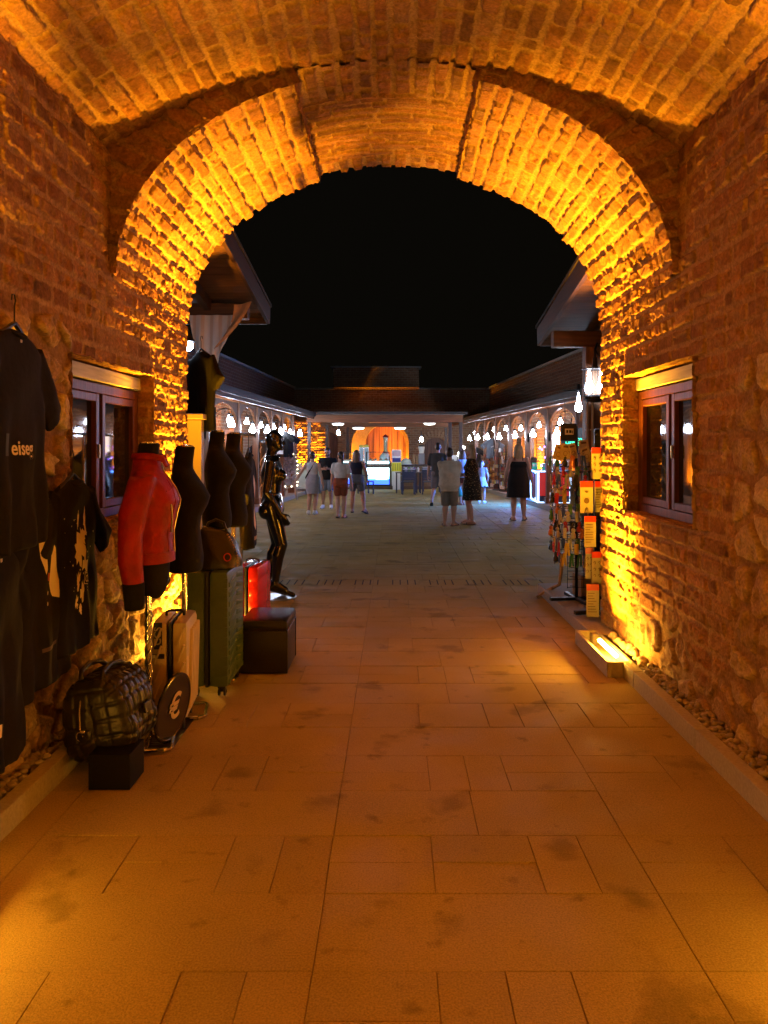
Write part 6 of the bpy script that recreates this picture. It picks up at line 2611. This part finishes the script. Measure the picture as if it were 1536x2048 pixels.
# dark garments hung in the left arcade
for k, (u, v, y, lab) in enumerate(((562, 862, 22.4, 'dark jacket with a white price card hung in the left arcade'), (573, 866, 23.4, 'black coat hung in the left arcade, next to the priced jacket'), (528, 880, 20.6, 'dark blue top hung low in the left arcade behind the mannequin'))):
    c = P(u, v, y)
    e, bb = shirt(lab, c, 178, .78, .22, 40 + k, m=cloth('dark_navy', (.02, .022, .03)) if k else black_tee, tag_lbl=False, name='hung_jacket', hanger='hanger on a cord in the left arcade holding the ' + ('priced jacket', 'black coat', 'dark blue top')[k], cord=.55)
    if k == 0:
        MB().box((.02, .07, -.62), (.20, .006, .15), ch=.003).build('price_card', white_plastic, e)
        q = MB()
        for i in range(5):
            q.box((.0, .075, -.22 - .05 * i), (.22, .004, .012))
        q.build('print_lines', mat('grey_print', (.5, .45, .4)), e)
t = thing('spiral_post', 'black and cream spiral striped post in the left arcade', 'post', (-3.55, 20.3, .13))
MB().lathe((0, 0, 0), [(.12, 0), (.12, .08), (.09, .1), (.09, 1.55), (.11, 1.58), (.11, 1.64), (.02, 1.66)], 18).build('column', mat('spiral_dark', (.03, .02, .015), .4), t, smooth=R(40))
q = MB()
for j in range(2):
    q.tube([(.092 * math.cos(z * 9 + j * PI), .092 * math.sin(z * 9 + j * PI), z) for z in [.12 + .04 * i for i in range(36)]], .016, 6)
q.build('spiral', mat('spiral_cream', (.5, .42, .3), .5), t, smooth=True)
for k, (u, y) in enumerate(((585, 26.8), (593, 28.2))):
    x = (u - CU) / F * y
    e = thing('shop_panel', ('dark brown folding shop panel, first one beyond the hung coats' if k == 0 else 'dark brown folding shop panel, closest to the amber pilaster'), 'panel', (x - .25, y, .13), R(20), group='folding shop panels')
    MB().box((0, 0, 1.05), (.55, .05, 2.1), ch=.01).build('leaf', door_w, e)
    q = MB()
    for i in range(3):
        q.box((-.18 + .18 * i, -.03, 1.05), (.012, .012, 2.0))
    q.build('grooves', dark_metal, e)

# ================================================================== RIGHT ARCADE STALLS
led_w = mat('led_white', (1, 1, 1), .3, emit=(.40, .62, 1.0), estr=2.6)
led_b = mat('led_blue', (.1, .3, 1), .3, emit=(.08, .28, 1.0), estr=16)
t = thing('phone_counter', 'lit phone goods counter with red front panel and blue glow', 'counter', (4.10, 21.0, .13), R(-4))
MB().box((.32, 0, .42), (.9, 1.7, .84), ch=.01).build('cabinet', mat('counter_navy', (.03, .035, .06), .4), t)
q = MB()
for z in (.015, .85):
    q.box((-.14, 0, z), (.05, 1.74, .035))
for y in (-.86, -.28, .86):
    q.box((-.14, y, .43), (.05, .05, .82))
q.box((.3, -.87, .85), (.86, .05, .035)).box((.3, -.87, .015), (.86, .05, .03)).box((.72, -.87, .43), (.05, .05, .82))
q.build('led_frame', led_w, t)
rp_ = MB().box((.28, -.872, .50), (.78, .02, .62)).build('red_panel', mat('red_sign_panel', (.55, .03, .03), .4, emit=(.8, .04, .04), estr=.35), t)
wt = mat('sign_white', (.9, .9, .9), .5, emit=(1, .95, .95), estr=.8)
text('AL', .17, (.22, -.885, .42), (1, 0, 0), (0, 0, 1), wt, rp_, ext=.002, bold=.004)
q = MB().tube([(.28 + .10 * math.cos(a), -.885, .66 + .10 * math.sin(a)) for a in [.7 + 5.2 * k / 24 for k in range(25)]], .018, 6)
q.tube([(.36, -.885, .63), (.30, -.885, .63), (.29, -.885, .68)], .014, 6)
q.build('emblem', wt, rp_)
MB().box((-.17, -.05, .45), (.02, .9, .66)).build('red_panel', mat('dim_red_panel', (.25, .03, .05), .3), t)
MB().box((.28, 0, .875), (.95, 1.75, .02)).build('glass_top', mat('counter_glass', (.2, .3, .4), .05), t)
ld = bpy.data.lights.new('counter_glow', 'AREA')
ld.shape = 'RECTANGLE'
ld.size, ld.size_y = 1.6, .06
ld.energy = 520
ld.color = (.03, .18, 1.0)
lo = bpy.data.objects.new('counter_glow', ld)
link(lo, t)
lo.location = (-.19, 0, .78)
lo.rotation_euler = (0, R(38), R(180))
lo.rotation_euler = (Vector((-1, 0, -.55)).to_track_quat('-Z', 'Y')).to_euler()
lo.data.size, lo.data.size_y = .06, 1.6
MB().box((-.175, 0, .83), (.02, 1.6, .03)).build('blue_strip', led_b, t)
rr_ = random.Random(77)
for k in range(12):
    x, y = 4.10 + rr_.uniform(-.05, .6), 21.0 + rr_.uniform(-.75, .75)
    nm = ['turquoise', 'blue', 'violet', 'white', 'sea green', 'navy'][k % 6]
    e = thing('phone_case', '%s phone case in a box on the lit counter, %s' % (nm, 'upright' if k < 6 else 'lying at the back'), 'phone case', (x, y, 1.015), R(rr_.uniform(-40, 40)), group='phone cases on the lit counter')
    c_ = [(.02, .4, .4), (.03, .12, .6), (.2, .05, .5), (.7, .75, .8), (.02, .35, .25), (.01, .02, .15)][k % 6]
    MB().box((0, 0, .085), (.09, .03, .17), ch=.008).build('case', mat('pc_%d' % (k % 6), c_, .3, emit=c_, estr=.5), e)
    MB().box((0, -.016, .10), (.06, .004, .07)).build('label', white_plastic, e)
# glowing upright lightbox, green lettered sign
t = thing('lightbox', 'tall white glowing lightbox behind the phone counter', 'lightbox', P(1111, 908, 22.6) + Vector((0, 0, -.5)))
MB().box((0, 0, .5), (.22, .1, 1.2), ch=.01).build('panel', mat('lightbox_white', (1, 1, 1), .4, emit=(.85, .95, 1), estr=3.2), t)
MB().box((0, .03, .5), (.26, .08, 1.24), ch=.01).build('frame', black_plastic, t)
MB().box((0, .03, -.45), (.08, .06, .68)).build('stand', black_plastic, t)
q = MB()
for k in range(3):
    q.bar((-.02, -.055, .45 + .05 * k), (.05, -.055, .30 + .05 * k), .01, .004)
q.build('marks', mat('green_mark', (.1, .3, .1), .5), t)
t = thing('neon_sign', 'black sign with glowing green Tobacco lettering over the racks', 'sign', P(1145, 874, 14.6), R(3))
MB().box((0, 0, 0), (.46, .03, .36), ch=.004).build('board', black_plastic, t)
neon = mat('neon_green', (.05, .9, .4), .3, emit=(.02, .95, .42), estr=3.0)
neon2 = mat('neon_teal', (.05, .8, .6), .3, emit=(.02, .80, .60), estr=2.2)
text('M', .20, (-.15, -.018, .10), (1, 0, 0), (0, 0, 1), neon2, t, ext=.002, bold=.006)
text('Tobacco', .105, (0, -.018, -.04), (1, 0, 0), (0, 0, 1), neon, t, ext=.002, bold=.002)
text('HEETS', .105, (0, -.018, -.135), (1, 0, 0), (0, 0, 1), neon, t, ext=.002, bold=.002)
MB().tube([(-.15, 0, .18), (-.15, 0, .7)], .006, 5).tube([(.15, 0, .18), (.15, 0, .7)], .006, 5).build('hangers', wire, t)

# fairy lights round a dark hat stand
t = thing('fairy_lights', 'string of violet and white fairy lights draped on a dark stand', 'lights', P(1098, 980, 21.9) * 1.0)
zb = t.location.z
q = MB().tube([(0, 0, -.9 if zb > .9 else -zb + .13), (0, 0, .9)], .02, 8)
q.lathe((0, 0, 0), [(.10, .1), (.13, .5), (.12, .95), (.05, 1.1), (.02, 1.12)], 12)
q.build('stand', black_plastic, t, smooth=R(50))
vio = mat('fairy_violet', (.3, .1, 1), .3, emit=(.22, .10, 1.0), estr=14)
whi = mat('fairy_white', (.8, .9, 1), .3, emit=(.75, .85, 1.0), estr=12)
fp = []
for k in range(46):
    a = k * .62
    z = 1.35 - k * .026
    r_ = .16 + .10 * math.sin(k * .35) + rr_.uniform(-.03, .03)
    fp.append((r_ * math.cos(a) * 1.2, r_ * math.sin(a) - .05, z))
MB().tube(fp, .003, 4).build('wire', wire, t)
for k, p in enumerate(fp):
    MB().ball(p, .020 if k % 3 else .026, 7, 5).build('bulb', vio if k % 3 != 1 else whi, t)

# goods racks and magazine stand further along
pal = [(.3, .06, .04), (.45, .35, .08), (.5, .45, .4), (.08, .08, .09), (.2, .12, .05), (.35, .18, .05), (.12, .2, .25)]
for k, (u, y, h_, lab) in enumerate(((998, 26.3, 1.75, 'tall spinner rack crowded with small souvenirs in the right arcade'), (1012, 25.6, 1.6, 'shorter spinner rack crowded with magnets, closest to the blonde in black'), (979, 27.6, 1.5, 'stand of bright magazines beside the child'))):
    x = (u - CU) / F * y
    e = thing('spinner_rack', lab, 'rack', (x, y, .13))
    MB().tube([(0, 0, 0), (0, 0, h_)], .025, 8).build('pole', wire, e)
    MB().lathe((0, 0, 0), [(.24, 0), (.24, .03), (.03, .05)], 16).build('base', wire, e)
    for z in [h_ * (.2 + .16 * i) for i in range(5)]:
        MB().tube([(.17 * math.cos(a), .17 * math.sin(a), z) for a in [2 * PI * j / 14 for j in range(15)]], .006, 5, cap=False).build('ring', wire, e)
    for ci_, c_ in enumerate(pal):
        q = MB()
        for j in range(9):
            a = rr_.uniform(0, 6.28)
            z = h_ * (.2 + .16 * rr_.randint(0, 4)) - .06
            q.box((.19 * math.cos(a), .19 * math.sin(a), z), (.07, .02, rr_.uniform(.08, .15)), rz=a + PI / 2, ch=.004)
        o = q.build('souvenirs', mat('souvenir_%d' % ci_, c_, .5), e)
        o['kind'] = 'stuff'
for k, (u, v, y, lab) in enumerate(((951, 895, 30.5, 'black top with white marks hung at the far end of the right arcade'), (985, 878, 27.0, 'grey printed top hung above the magazine stand'))):
    e, bb = shirt(lab, P(u, v, y), 182, .7, .22, 60 + k, tag_lbl=False, name='hung_shirt', hanger='hanger on a cord in the right arcade holding the ' + ('black marked top', 'grey printed top')[k], cord=.6, m=black_tee if k == 0 else cloth('grey_top', (.12, .14, .16)))
    q = MB()
    for i in range(3):
        q.box((-.05 + .05 * i, .08, -.25 - .02 * i), (.04, .004, .03))
    q.build('print', white_plastic, e)
t = thing('hat_stand', 'dark bust wearing a hat behind the lit counter', 'bust', P(1068, 938, 22.4))
MB().lathe((0, 0, 0), [(.10, -.25), (.14, -.1), (.06, .0), (.09, .1), (.10, .2), (.05, .3)], 14).build('bust', black_plastic, t, smooth=True)
MB().lathe((0, 0, .22), [(.19, 0), (.19, .015), (.10, .03), (.09, .13), (.02, .14)], 16).build('hat', mat('hat_felt', (.05, .035, .02), .9), t, smooth=R(40))
MB().tube([(0, 0, -.25), (0, 0, -.75)], .02, 6).build('pole', wire, t)
